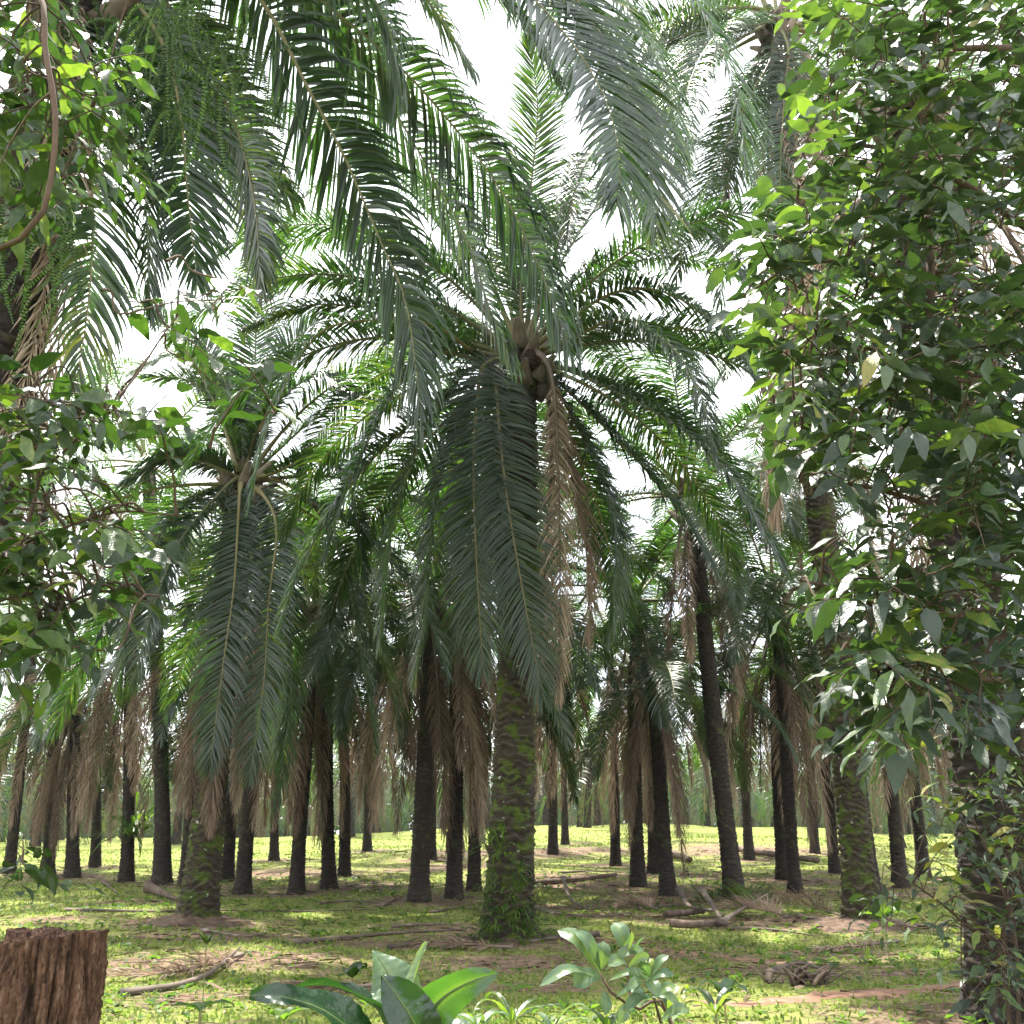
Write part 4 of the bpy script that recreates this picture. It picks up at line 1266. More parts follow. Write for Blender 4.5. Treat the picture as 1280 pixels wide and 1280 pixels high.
def build_right_tree():
    foot = P(1420, 1150, 5.6)
    foot[2] = float(terrain(foot[0], foot[1]))
    root = tag(empty('broadleaf_tree', tuple(foot)), 'dense glossy broad leaved tree filling the right side of the view', 'tree')
    t = lambda l: [P(a, b, c) for a, b, c in l]
    trunk = [foot - np.array([0, 0, 0.1])] + t([(1400, 900, 5.6), (1370, 600, 5.6), (1330, 300, 5.7), (1300, 0, 5.8), (1280, -200, 5.9)])
    tr = branch_tubes(root, foot, [trunk], [(0.11, 0.05)], 'trunk')
    br = [t([(1375, 640, 5.6), (1290, 490, 5.4), (1240, 478, 5.2), (1170, 470, 5.0), (1100, 440, 4.9), (1020, 420, 4.8)]),
          t([(1340, 330, 5.6), (1250, 260, 5.3), (1150, 200, 5.1), (1060, 180, 5.0), (985, 190, 4.9)]),
          t([(1310, 60, 5.6), (1220, 60, 5.3), (1140, 60, 5.2), (1060, 50, 5.1)]),
          t([(1380, 760, 5.6), (1280, 690, 5.3), (1180, 640, 5.0), (1090, 610, 4.9), (1000, 600, 4.8)]),
          t([(1390, 860, 5.6), (1290, 800, 5.2), (1200, 770, 4.9), (1120, 770, 4.7), (1060, 740, 4.7), (1000, 725, 4.7)]),
          t([(1165, 480, 4.9), (1163, 400, 4.9), (1163, 300, 4.9), (1160, 215, 4.9), (1150, 150, 4.9)]),
          t([(1360, 520, 5.6), (1280, 400, 5.3), (1200, 350, 5.1), (1100, 330, 5.0), (1000, 330, 4.9), (930, 370, 4.9)]),
          t([(1390, 880, 5.6), (1310, 860, 5.2), (1240, 850, 4.9), (1160, 850, 4.7), (1110, 860, 4.6)]),
          t([(1300, -50, 5.8), (1200, -80, 5.6), (1100, -60, 5.4)])]
    bp = branch_tubes(root, foot, br, [(0.035, 0.006)] * len(br))
    poly = [(1020, -30), (1030, 60), (1000, 130), (985, 200), (960, 260), (915, 330), (925, 400), (985, 450), (970, 520), (985, 580), (1060, 620), (1070, 680), (1000, 715), (1000, 735), (1075, 760), (1075, 790),
            (1040, 850), (1050, 890), (1120, 905), (1190, 890), (1310, 880), (1310, -30)]
    leafy(root, foot, [poly], 560, 3.9, 6.2, 0.19, 'broad_dark', 21, bp + tr, (-0.4, -0.6, 0.05), per=7, twig_len=0.42, young=lambda px, py: 0.6 if px < 1090 and py < 330 else (0.3 if px < 1010 else 0.06))
    # low shrub and creeper around the near right trunk
    foot = P(1262, 1330, 6.2)
    foot[2] = float(terrain(foot[0], foot[1]))
    root = tag(empty('leafy_shrub', tuple(foot)), 'small leaved shrub with bare reddish stems at the lower right corner', 'shrub')
    br = [[foot] + t([(1255, 1180, 6.1), (1265, 1120, 6.0), (1290, 1040, 6.0)]),
          [foot] + t([(1252, 1215, 6.1), (1200, 1150, 6.0), (1150, 1110, 5.9), (1110, 1085, 5.9)]),
          [foot] + t([(1270, 1180, 6.3), (1240, 1080, 6.3), (1210, 1010, 6.3), (1190, 960, 6.3)]),
          [foot] + t([(1290, 1150, 6.2), (1290, 1020, 6.2), (1280, 940, 6.2)])]
    bp = branch_tubes(root, foot, br, [(0.014, 0.004)] * len(br))
    poly = [(1190, 985), (1150, 1010), (1160, 1060), (1150, 1090), (1085, 1100), (1100, 1165), (1190, 1150), (1160, 1200), (1215, 1250), (1300, 1290), (1310, 940), (1240, 930)]
    leafy(root, foot, [poly], 95, 5.6, 6.6, 0.115, 'broad_dark', 22, bp, (-0.4, -0.6, 0.1), per=5, hanging=0.2, twig_len=0.32, max_parts=250, young=lambda px, py: 0.3, twr=0.0022)


build_right_tree()


def build_left_tree():
    foot = P(-170, 1150, 4.6)
    foot[2] = float(terrain(foot[0], foot[1]))
    root = tag(empty('broadleaf_tree', tuple(foot)), 'loose broad leaved tree with thin reddish stems down the left side', 'tree')
    t = lambda l: [P(a, b, c) for a, b, c in l]
    trunk = [foot - np.array([0, 0, 0.1])] + t([(-150, 900, 4.6), (-110, 600, 4.6), (-80, 300, 4.6), (-60, 0, 4.6), (-40, -150, 4.6)])
    tr = branch_tubes(root, foot, [trunk], [(0.07, 0.03)], 'trunk')
    br = [t([(-130, 820, 4.6), (-20, 730, 4.5), (20, 690, 4.4), (45, 620, 4.4), (52, 590, 4.4), (90, 555, 4.3), (130, 515, 4.3)]),
          t([(48, 600, 4.4), (44, 540, 4.4), (30, 500, 4.4), (-10, 490, 4.4)]),
          t([(-60, 20, 4.6), (20, -20, 4.0), (52, 0, 3.6), (56, 60, 3.5), (68, 130, 3.45), (68, 190, 3.45), (52, 270, 3.45), (10, 308, 3.5), (-40, 320, 3.6)]),
          t([(-70, 150, 4.6), (0, 120, 4.5), (60, 110, 4.4), (120, 120, 4.4)]),
          t([(20, 690, 4.4), (80, 660, 4.3), (150, 640, 4.3), (230, 645, 4.3)]),
          t([(-130, 800, 4.6), (-30, 800, 4.3), (40, 780, 4.2), (120, 740, 4.2), (200, 745, 4.2)]),
          t([(-40, -60, 4.6), (100, -40, 4.6), (160, 0, 4.7)]),
          t([(130, 515, 4.3), (170, 470, 4.5), (210, 410, 4.7), (250, 370, 4.8), (310, 360, 4.8)])]
    bp = branch_tubes(root, foot, br, [(0.020, 0.005), (0.010, 0.004), (0.014, 0.012), (0.012, 0.004), (0.008, 0.003), (0.014, 0.004), (0.012, 0.004), (0.006, 0.003)])
    polys = [[(-20, -20), (110, -20), (150, 60), (165, 140), (150, 210), (120, 260), (60, 250), (-20, 300)],
             [(-20, 460), (60, 470), (150, 480), (150, 540), (110, 600), (60, 640), (130, 640), (230, 630), (235, 660), (160, 690), (160, 720), (230, 730), (180, 760), (110, 800), (60, 830), (20, 870), (-20, 860)],
             [(190, 400), (210, 360), (270, 340), (330, 335), (330, 370), (290, 400), (330, 470), (300, 480), (240, 450)],
             [(190, 545), (160, 520), (190, 500), (215, 540)], [(150, 830), (175, 850), (160, 860), (130, 840)]]
    leafy(root, foot, polys, 190, 3.7, 5.2, 0.165, 'broad_left', 23, bp + tr, (0.55, -0.4, 0.05), per=6)
    # low sprig by the stump
    foot = P(-150, 1180, 3.9)
    foot[2] = float(terrain(foot[0], foot[1]))
    root = tag(empty('leafy_sprig', tuple(foot)), 'thin sprig with a few broad leaves above the stump', 'sapling')
    br = [[foot] + t([(-110, 1150, 3.9), (-60, 1100, 3.8), (-5, 1088, 3.8), (30, 1080, 3.8), (55, 1085, 3.8)])]
    bp = branch_tubes(root, foot, br, [(0.004, 0.0015)])
    leafy(root, foot, [[(-10, 1040), (50, 1050), (70, 1095), (50, 1110), (-10, 1100)]], 4, 3.7, 4.0, 0.11, 'broad_left', 24, bp, (0.8, -0.3, 0), per=5, twig_len=0.25, twr=0.0015)


build_left_tree()


# ------------------------------------------------------------------ ferns
def fern_mesh(spine, n, L, hw, seed):
    r = np.random.default_rng(seed)
    c, tot = resample(spine, 40)
    T, N, S = frames(c, (0.2, -1, 0.2))
    u = np.linspace(0, 1, 40)
    mb = MB()
    tube(mb, c[::3], np.linspace(0.004, 0.001, len(c[::3])), 4, 0, 0.3)
    tt = np.concatenate([np.linspace(0.05, 0.99, n)] * 2)
    sd = np.concatenate([np.ones(n), -np.ones(n)])
    ip = lambda A: np.stack([np.interp(tt, u, A[:, q]) for q in range(3)], 1)
    p, t_, n_, s_ = ip(c), nrm(ip(T)), nrm(ip(N)), nrm(ip(S))
    d = nrm(s_ * sd[:, None] + t_ * 0.28 + n_ * r.normal(0, 0.25, 2 * n)[:, None])
    ln = L * np.interp(tt, [0, 0.2, 0.7, 1], [0.5, 1, 0.9, 0.2]) * (0.85 + 0.3 * r.random(2 * n))
    w = t_ * hw
    V = np.stack([p - w, p + w, p + d * ln[:, None] * 0.55 + w * 1.1, p + d * ln[:, None] * 0.55 - w * 0.9, p + d * ln[:, None] + np.array([0, 0, -0.15]) * ln[:, None]], 1)
    k = np.arange(2 * n)[:, None] * 5
    mb.add(V.reshape(-1, 3), k + np.array([0, 1, 2, 3]), 0, np.repeat(np.clip(r.normal(0.5, 0.2, 2 * n), 0, 1), 5))
    mb.f.append((k + np.array([3, 2, 4]), 0))
    return mb.mesh('fern_frond', M['fern'])


def build_ferns():
    r = np.random.default_rng(31)
    lib = []
    for k in range(5):
        sp = np.array([[0, 0, 0], [0.16 + 0.05 * k, 0, 0.06], [0.30 + 0.03 * k, 0, -0.18], [0.36 + 0.02 * k, 0, -0.55], [0.37, 0.03 * k, -0.95]])
        lib.append(fern_mesh(catmull(sp), 46, 0.055, 0.0085, k))
    for cx, cyy, sx, sy, n, lab in ((222, 70, 95, 80, 84, 'hanging sword ferns massed high up at the upper left'), (35, 290, 45, 45, 22, 'hanging ferns lower on the left edge under the curved stem')):
        o = P(cx, cyy, 7.0)
        root = tag(empty('fern_clump', tuple(o)), lab, 'fern')
        for k in range(n):
            q = P(cx + r.normal(0, sx * 0.6), cyy - 30 + r.normal(0, sy * 0.6), 7.0 + r.normal(0, 0.35)) - o
            link('fern_frond', lib[k % 5], root, tuple(q), (r.normal(0, 0.2), r.normal(0, 0.2), r.uniform(0, 6.28)), (r.uniform(0.7, 1.15),) * 3)


build_ferns()


def strap_tuft(name, center, normal_fn, n, L, hw, seed, mat, label, cat, spread=(0.25, 0.25, 0.2)):
    """tuft of small strap shaped leaves"""
    r = np.random.default_rng(seed)
    root = tag(empty(name, tuple(center)), label, cat)
    mb = MB()
    for k in range(n):
        base, out = normal_fn(r)
        base = base - center
        l = L * r.uniform(0.5, 1.2)
        up = np.array([0, 0, 1.0])
        d0 = nrm(out * 0.7 + up * r.uniform(0.1, 1.0) + r.normal(0, 0.35, 3))
        c = [base, base + d0 * l * 0.5, base + d0 * l * 0.8 + out * l * 0.15 - up * 0.15 * l, base + d0 * l * 0.95 + out * l * 0.3 - up * 0.45 * l]
        c = np.array(c)
        T = nrm(np.gradient(c, axis=0))
        s = nrm(np.cross(T, up + 1e-4))
        w = hw * np.array([0.4, 1, 0.8, 0.05])[:, None]
        V = np.stack([c - s * w, c + s * w], 1).reshape(-1, 3)
        mb.add(V, [[0, 1, 3, 2], [2, 3, 5, 4], [4, 5, 7, 6]], 0, r.random())
    link('foliage', mb.mesh('foliage', M[mat]), root)['kind'] = 'stuff'
    return root


def build_epiphytes():
    foot = ROOTPOS[0]

    def ring(z0, z1, a0, a1, rad):
        def f(r):
            a = r.uniform(a0, a1)
            z = r.uniform(z0, z1)
            o = np.array([math.cos(a), math.sin(a), 0])
            return foot + o * (rad + 0.12 * math.exp(-z / 0.4)) + np.array([0, 0, z]), o
        return f
    strap_tuft('fern_clump', foot + np.array([0.1, -0.5, 0.3]), ring(0.0, 0.55, -math.pi * 0.98, 0.1, 0.40), 220, 0.22, 0.015, 1, 'fern', 'green strap leaved ferns ringing the foot of the large middle palm', 'fern')
    strap_tuft('fern_clump', foot + np.array([-0.2, -0.42, 0.8]), ring(0.55, 1.05, -math.pi * 0.95, -0.2, 0.385), 80, 0.25, 0.015, 2, 'fern', 'thin patch of small ferns above the foot of the large middle palm', 'fern')
    strap_tuft('fern_clump', foot + np.array([-0.3, -0.35, 1.35]), ring(1.15, 1.55, -math.pi * 0.95, -math.pi * 0.5, 0.375), 50, 0.27, 0.016, 3, 'fern', 'topmost small fern tuft on the left of the large middle trunk', 'fern')
    # hanging pale epiphyte on the brown palm at left
    k = [s[0] for s in SPEC].index(157)
    f2 = ROOTPOS[k]
    c = P(168, 1045, f2[1] - 0.5)

    def tuft(r):
        o = nrm(np.array([r.normal(), r.normal() - 0.8, 0.2]))
        return c + o * 0.2, o
    strap_tuft('hanging_epiphyte', c, tuft, 46, 1.1, 0.06, 4, 'fern', 'pale yellow green epiphyte hanging on a brown trunk at the left', 'epiphyte')
    # creepers on the near right trunk
    f3 = NEARRIGHT_FOOT

    def ring3(r):
        a = r.uniform(-math.pi, 0)
        z = r.uniform(0.3, 2.4)
        o = np.array([math.cos(a), math.sin(a), 0])
        return f3 + o * 0.42 + np.array([-0.08 * z / 2, 0, z]), o
    strap_tuft('creeper', f3 + np.array([0, -0.45, 1.2]), ring3, 150, 0.2, 0.03, 5, 'broad_dark', 'dark leaved creeper clinging to the near trunk at the right edge', 'creeper')


build_epiphytes()


# ------------------------------------------------------------------ stump
def build_stump():
    c0 = P(64, 1166, 4.9)
    base = np.array([c0[0], c0[1], 0.0])
    h = c0[2]
    r = np.random.default_rng(3)
    ns, nz = 200, 90
    th = np.linspace(0, 2 * math.pi, ns, endpoint=False)
    z = np.linspace(0, 1, nz)
    Z, TH = np.meshgrid(z, th, indexing='ij')
    rad = 0.212 + 0.05 * (1 - Z) ** 1.5
    rid = 0.006 * np.sin(TH * 9 + 1.2 * np.sin(Z * 5)) + 0.008 * np.sin(TH * 17 + Z * 6) + 0.006 * np.sin(TH * 31 - Z * 9 + 1) + 0.005 * np.sin(Z * 23 + TH * 5)
    per = r.normal(0, 0.006, ns)[None] + r.normal(0, 0.004, (nz, ns)) + 0.006 * np.sin(TH * 53 + 3 * np.sin(Z * 14)) + 0.008 * np.sin(TH * 13 + Z * 19) * np.sin(Z * 11 + TH * 3)
    R = rad + rid + per
    top = h + 0.006 * np.sin(TH * 7) + 0.012 * np.sin(TH * 2 + 2.5) + r.normal(0, 0.003, ns)[None]
    chip = 0.03 * (np.abs(((TH - 3.6 + math.pi) % (2 * math.pi)) - math.pi) < 0.45)
    ZZ = Z * (top - chip)
    lean = -0.035
    V = np.stack([R * np.cos(TH) * 1.0 + lean * 0 + 0.02 * Z, R * np.sin(TH), ZZ], -1).reshape(-1, 3)
    i, j = np.meshgrid(np.arange(nz - 1), np.arange(ns), indexing='ij')
    j2 = (j + 1) % ns
    Q = np.stack([i * ns + j, i * ns + j2, (i + 1) * ns + j2, (i + 1) * ns + j], -1).reshape(-1, 4)
    mb = MB()
    mb.add(V, Q, 0, np.clip(0.45 + 14 * (rid + per), 0, 1).ravel())
    root = tag(empty('tree_stump', tuple(base)), 'rough reddish brown cut stump standing at the lower left corner', 'stump')
    link('bark', mb.mesh('bark', M['stump']), root)
    mb = MB()
    kk = 10
    f = np.linspace(1, 0.03, kk)
    V = []
    for q in f:
        rr = (R[-1] - 0.004) * q
        zz = (top[0] - chip[0]) * q + h * (1 - q) - 0.004 + 0.004 * r.normal(size=ns)
        V.append(np.stack([rr * np.cos(th) + 0.02, rr * np.sin(th), zz], -1))
    V = np.concatenate(V)
    i, j = np.meshgrid(np.arange(kk - 1), np.arange(ns), indexing='ij')
    j2 = (j + 1) % ns
    Q = np.stack([i * ns + j, i * ns + j2, (i + 1) * ns + j2, (i + 1) * ns + j], -1).reshape(-1, 4)
    mb.add(V, Q, 0, r.random(len(V)))
    mb.f.append((np.array([[(kk - 1) * ns + q for q in range(ns)]]), 0))
    link('cut_top', mb.mesh('cut_top', M['stump']), root)
    # splintered fibres standing off the bark
    mb = MB()
    for k in range(70):
        a = r.uniform(-math.pi, 0)
        z0 = r.uniform(0.2, 0.95) * h
        l = r.uniform(0.05, 0.18)
        o = np.array([math.cos(a), math.sin(a), 0])
        s = np.array([-math.sin(a), math.cos(a), 0]) * r.uniform(0.003, 0.009)
        b = o * 0.232 + np.array([0, 0, z0])
        e = b + o * r.uniform(0.005, 0.03) + np.array([r.normal(0, 0.01), 0, -l if r.random() < 0.6 else l * 0.5])
        V = [b - s, b + s, e + s * 0.5, e - s * 0.5, b - s - o * 0.01, b + s - o * 0.01]
        mb.add(V, [[0, 1, 2, 3], [4, 5, 1, 0]], 0, r.random())
    link('splinters', mb.mesh('splinters', M['stump']), root)['kind'] = 'stuff'


build_stump()


# ------------------------------------------------------------------ foreground plants
def blade(mb, pts, halfw, n0, seed, mat=0, cup=0.25, wave=0.04, var=0.4, nx=14, shape=None):
    """broad leaf along a midrib, cupped, with wavy margins"""
    r = np.random.default_rng(seed)
    ribs = nx > 12
    nx = 44 if ribs else nx
    c, L = resample(catmull(pts), nx)
    T, N, S = frames(c, n0)
    s = np.linspace(0, 1, nx)
    w = halfw * (np.sin(np.pi * s ** 0.75) ** 0.8 if shape is None else np.interp(s, shape[0], shape[1]))
    w[0], w[-1] = halfw * 0.05, halfw * 0.02
    f = np.linspace(-1, 1, 7)
    ph = r.uniform(0, 6)
    V = c[:, None] + S[:, None] * (f[None, :, None] * w[:, None, None])
    lift = cup * np.abs(f)[None] * w[:, None] + wave * halfw * np.sin(s * 11 + ph)[:, None] * f[None] ** 2 * np.sign(f)[None] * 2
    if ribs:
        lift = lift + 0.035 * halfw * np.sin(2 * np.pi * (11 * s[:, None] - 2.2 * np.abs(f)[None])) * np.abs(f)[None]
    V = V + N[:, None] * lift[..., None]
    i, j = np.meshgrid(np.arange(nx - 1), np.arange(6), indexing='ij')
    Q = np.stack([i * 7 + j, i * 7 + j + 1, (i + 1) * 7 + j + 1, (i + 1) * 7 + j], -1).reshape(-1, 4)
    vv = np.clip(var + 0.10 * np.cos(np.arange(7) * np.pi)[None] * 0.3 + np.where(np.abs(f)[None] < 0.1, 0.35, 0) + 0 * s[:, None], 0, 1)
    mb.add(V.reshape(-1, 3), Q, mat, vv.ravel())


def build_big_leaf_plant():
    Y = 3.0
    foot = P(505, 1290, Y)
    foot[2] = 0.0
    root = tag(empty('big_leaf_plant', tuple(foot)), 'plant with broad dark green leaves, one painted silvery for sheen, at the bottom centre left', 'plant')
    t = lambda l: [P(a, b, Y + d) - foot for a, b, d in l]
    stem_top = P(508, 1300, Y) - foot
    mb = MB()
    tube(mb, catmull([np.zeros(3), stem_top * 0.5 + np.array([0.03, 0, 0]), stem_top]), np.linspace(0.018, 0.012, 25), 8, 0, 0.4)
    link('stem', mb.mesh('stem', M['stalk']), root)
    specs = [
        ([(500, 1310, 0), (452, 1296, -0.05), (402, 1262, -0.12), (352, 1246, -0.18), (312, 1244, -0.2)], 0.068, (0.1, -0.6, 1), 0.30, 0.05),
        ([(503, 1300, 0), (474, 1262, 0.02), (428, 1236, 0.02), (384, 1232, 0), (344, 1246, -0.02)], 0.050, (0, 0.25, 1), 0.30, 0.06),
        ([(504, 1296, 0.02), (497, 1250, 0.05), (484, 1215, 0.08), (466, 1188, 0.10)], 0.070, (0.25, -1, 0.5), 0.35, 0.25),
        ([(508, 1298, -0.02), (512, 1255, -0.02), (521, 1215, 0), (533, 1177, 0.02)], 0.026, (-0.8, -0.8, 0.2), 0.8, 0.95),
        ([(520, 1315, -0.05), (520, 1285, -0.1), (500, 1250, -0.12), (476, 1218, -0.12)], 0.070, (0.5, -1, 0.4), 0.18, 0.05),
        ([(512, 1310, 0), (534, 1270, -0.04), (556, 1245, -0.06), (590, 1226, -0.08), (624, 1216, -0.08)], 0.062, (0.4, -1, 0.6), 0.25, 0.55),
        ([(512, 1310, 0.1), (560, 1290, 0.18), (600, 1285, 0.22), (625, 1300, 0.22)], 0.05, (0, 0, 1), 0.3, 0.4)]
    for k, (l, hw, n0, cup, var) in enumerate(specs):
        mb = MB()
        blade(mb, t(l), hw, n0, k, cup=cup, var=var, wave=0.10, nx=18)
        lf = link('leaf', mb.mesh('leaf', M['pale_leaf' if k == 2 else 'big_leaf']), root)  # third leaf gets the paler colour: its silvery sheen is painted in
        # raised midrib
        m2 = MB()
        c, _ = resample(catmull(t(l)), 12)
        tube(m2, c, np.linspace(0.006, 0.001, 12), 5, 0, 0.6)
        link('midrib', m2.mesh('midrib', M['pale_leaf']), lf)


build_big_leaf_plant()


def build_pale_shrub():
    Y = 3.3
    foot = P(905, 1330, Y + 0.2)
    foot[2] = 0.0
    root = tag(empty('pale_shrub', tuple(foot)), 'young shrub with whorls of pale oval leaves at the bottom right of centre', 'shrub')
    t = lambda l: [P(a, b, Y + d) for a, b, d in l]
    stems = [[foot] + t([(840, 1285, 0.15), (800, 1262, 0.05), (768, 1245, 0), (750, 1218, 0)]),
             t([(790, 1258, 0.05), (786, 1235, 0.08), (784, 1205, 0.1)]),
             t([(826, 1278, 0.1), (818, 1250, 0.05), (810, 1222, 0.05)]),
             t([(845, 1288, 0.15), (830, 1262, 0.2), (815, 1245, 0.2)])]
    branch_tubes(root, foot, stems, [(0.008, 0.004)] + [(0.005, 0.003)] * 3, 'stem')
    lv = [((750, 1216), (697, 1163), 11, .35), ((751, 1213), (718, 1163), 10, .3), ((752, 1211), (754, 1177), 11, .25), ((757, 1212), (806, 1187), 7, .5), ((745, 1220), (674, 1233), 8, .35),
          ((752, 1221), (717, 1233), 12, .4), ((757, 1240), (756, 1270), 10, .35), ((784, 1196), (767, 1153), 12, .6), ((786, 1193), (789, 1164), 9, 1.0), ((788, 1194), (806, 1171), 10, .25),
          ((784, 1205), (760, 1207), 8, .4), ((785, 1210), (812, 1196), 6, .4), ((760, 1226), (816, 1224), 6, .3), ((812, 1222), (836, 1194), 6, .55), ((810, 1220), (814, 1198), 6, .9),
          ((810, 1222), (800, 1201), 8, .3), ((812, 1226), (843, 1219), 6, .3), ((808, 1226), (822, 1246), 10, .45), ((806, 1228), (784, 1238), 6, .5), ((770, 1246), (806, 1240), 6, .3),
          ((815, 1246), (780, 1262), 7, .3), ((818, 1248), (845, 1232), 7, .4), ((815, 1246), (850, 1256), 7, .45), ((790, 1258), (772, 1280), 8, .5), ((826, 1276), (862, 1262), 8, .4)]
    r = np.random.default_rng(9)
    for k, (a, b, w, v) in enumerate(lv):
        d = r.uniform(-0.06, 0.06)
        p0, p1 = P(*a, Y + d * 0.2), P(*b, Y + d - 0.03)
        L = np.linalg.norm(p1 - p0)
        mid = (p0 + p1) / 2 + np.array([0, -0.02, 0.02]) * (L / 0.1)
        mb = MB()
        blade(mb, [p0 - foot, mid - foot, p1 - foot], w / F * Y * 0.92, (r.normal(0, 0.3), -0.8, 0.7), k, cup=0.2, var=v, wave=0.03, nx=9, shape=([0, 0.2, 0.6, 0.8, 0.93, 1], [0.1, 0.5, 1, 0.92, 0.5, 0.05]))
        link('leaf', mb.mesh('leaf', M['pale_leaf']), root)


build_pale_shrub()


def weed(cpx, cpy, Y, n, L, hw, seed, label, mat='broad_left', name='weed', up=0.9):
    r = np.random.default_rng(seed)
    c = P(cpx, cpy, Y)
    foot = np.array([c[0], c[1], float(terrain(c[0], c[1]))])
    if c[2] < foot[2] + 0.02:
        c[2] = foot[2] + 0.02
    root = tag(empty(name, tuple(foot)), label, 'weed')
    if c[2] - foot[2] > 0.06:
        mb = MB()
        tube(mb, catmull([np.zeros(3), (c - foot) * 0.5 + np.array([0.01, 0, 0]), c - foot]), 0.004, 5, 0)
        link('stem', mb.mesh('stem', M['stalk']), root)
    for k in range(n):
        a = k * 2.4 + r.uniform(-0.3, 0.3)
        o = np.array([math.cos(a), math.sin(a), 0])
        l = L * r.uniform(0.6, 1.15)
        u = up * r.uniform(0.4, 1.2)
        b = c - foot
        pts = [b, b + o * l * 0.4 + np.array([0, 0, u * l * 0.5]), b + o * l * 0.8 + np.array([0, 0, u * l * 0.6]), b + o * l * 1.0 + np.array([0, 0, u * l * 0.35])]
        mb = MB()
        blade(mb, pts, hw, (0, 0, 1), seed + k, cup=0.3, var=np.clip(r.normal(0.5, 0.2), 0, 1), nx=8)
        link('leaf', mb.mesh('leaf', M[mat]), root)


weed(640, 1280, 3.1, 8, 0.15, 0.010, 1, 'tuft of narrow green leaves between the two foreground plants', 'broad_left')
weed(600, 1290, 3.0, 5, 0.11, 0.016, 2, 'small pale narrow leaved plant beside the broad leaved plant', 'pale_leaf')
weed(690, 1290, 3.1, 6, 0.11, 0.012, 12, 'low leafy weed under the pale shrub at the bottom edge', 'pale_leaf')
weed(905, 1245, 4.6, 6, 0.11, 0.03, 3, 'young seedling beside the dirt path at the bottom', 'pale_leaf')
weed(838, 1268, 3.6, 5, 0.12, 0.022, 4, 'green seedling right under the pale shrub', 'broad_left')
weed(440, 1222, 3.9, 4, 0.06, 0.03, 5, 'tiny round leaved seedling above the broad leaved plant', 'broad_left')
weed(645, 1238, 4.6, 4, 0.14, 0.022, 6, 'bright green low weed in front of the middle palm', 'fern', up=0.3)
weed(250, 1262, 4.4, 5, 0.12, 0.03, 7, 'bright low weed right of the stump', 'fern', up=0.3)
weed(355, 1275, 3.6, 4, 0.08, 0.02, 8, 'yellow leaved seedling left of the broad leaved plant', 'fern')
weed(895, 1268, 3.6, 7, 0.11, 0.016, 9, 'grassy weed on the bottom edge beside the dirt path', 'broad_left')
weed(1105, 1150, 9.5, 6, 0.22, 0.06, 10, 'bright leafy weed at the foot of the tall mossy palm', 'fern', up=0.8)
weed(258, 1180, 8.0, 5, 0.14, 0.03, 11, 'small dark weed on the bare soil right of the flared foot palm', 'broad_left', up=1.2)
weed(560, 1262, 3.6, 5, 0.10, 0.02, 13, 'little weed behind the broad leaved plant', 'broad_left')
weed(760, 1288, 3.3, 5, 0.09, 0.014, 14, 'dark green weed in front of the pale shrub', 'broad_left')


# ------------------------------------------------------------------ fallen stalks, fronds, logs
def stalk_on_ground(pxs, r0, r1, label, name='fallen_stalk', lift=None, flat=1.7, mat='dead_stalk', cat='fallen stalk', flare=1.6):
    pts = [G(*p) for p in pxs]
    lift = lift or [0.03] * len(pts)
    pts = [p + np.array([0, 0, h]) for p, h in zip(pts, lift)]
    c, L = resample(catmull(pts), 26)
    o = c[0].copy()
    o[2] = float(terrain(o[0], o[1]))
    mb = MB()
    u = np.linspace(0, 1, 26)
    k_ = 0.62 if cat == 'log' else 0.5
    rr = k_ * np.interp(u, [0, 0.10, 0.25, 1], [r0 * flare, r0 * 1.15, r0, r1])
    rn = np.random.default_rng(int(abs(pxs[0][0]) + pxs[0][1]))
    tube(mb, c - o, rr * (1 + 0.06 * rn.normal(size=26)), 7, 0, np.clip(0.4 + 0.15 * np.repeat(rn.normal(size=26), 7), 0, 1), np.interp(u, [0, 0.2, 1], [flat * 1.3, flat, 1.1]))
    return tag(link(name, mb.mesh(name, M[mat]), None, tuple(o)), label, cat)


stalk_on_ground([(366, 1181), (420, 1176), (480, 1170), (530, 1167), (597, 1164)], 0.06, 0.03, 'long grey fallen stalk with a blunt end left of the middle palm')
stalk_on_ground([(150, 1246), (215, 1238), (250, 1228), (268, 1218), (300, 1196)], 0.055, 0.02, 'curved grey fallen stalk on the grass right of the stump', lift=[.03, .04, .05, .05, .12])
stalk_on_ground([(80, 1139), (130, 1140), (200, 1141), (300, 1140), (380, 1141), (468, 1139)], 0.05, 0.02, 'very long pale stalk lying across the bright grass in front of the flared foot palm')
stalk_on_ground([(184, 1117), (205, 1123), (222, 1127)], 0.22, 0.05, 'wedge shaped dark stalk base on bright grass at the left', 'stalk_base', lift=[.16, .10, .04], flat=0.6, mat='old_wood', cat='stalk base')
stalk_on_ground([(128, 1106), (146, 1118)], 0.07, 0.03, 'short brown stalk piece on the far left grass', lift=[.1, .04], mat='old_wood')
stalk_on_ground([(116, 1100), (134, 1104)], 0.07, 0.03, 'small brown stalk piece behind the other one on the far left grass', lift=[.12, .04], mat='old_wood')
stalk_on_ground([(490, 1160), (540, 1157), (575, 1158)], 0.05, 0.02, 'short brown stalk behind the long grey one')
stalk_on_ground([(488, 1186), (540, 1180), (600, 1177)], 0.045, 0.015, 'thin dark stalk in front of the long grey one')
stalk_on_ground([(704, 1112), (712, 1128), (735, 1139), (770, 1144)], 0.05, 0.02, 'pinkish curved stalk standing up from the soil right of the middle palm', lift=[.30, .12, .05, .03])
stalk_on_ground([(668, 1136), (700, 1144), (745, 1147), (790, 1143)], 0.06, 0.03, 'dark brown curved stalk right of the middle palm')
stalk_on_ground([(660, 1180), (700, 1174), (748, 1170)], 0.045, 0.09, 'dark broken stalk just right of the middle palm foot', flare=1.0)
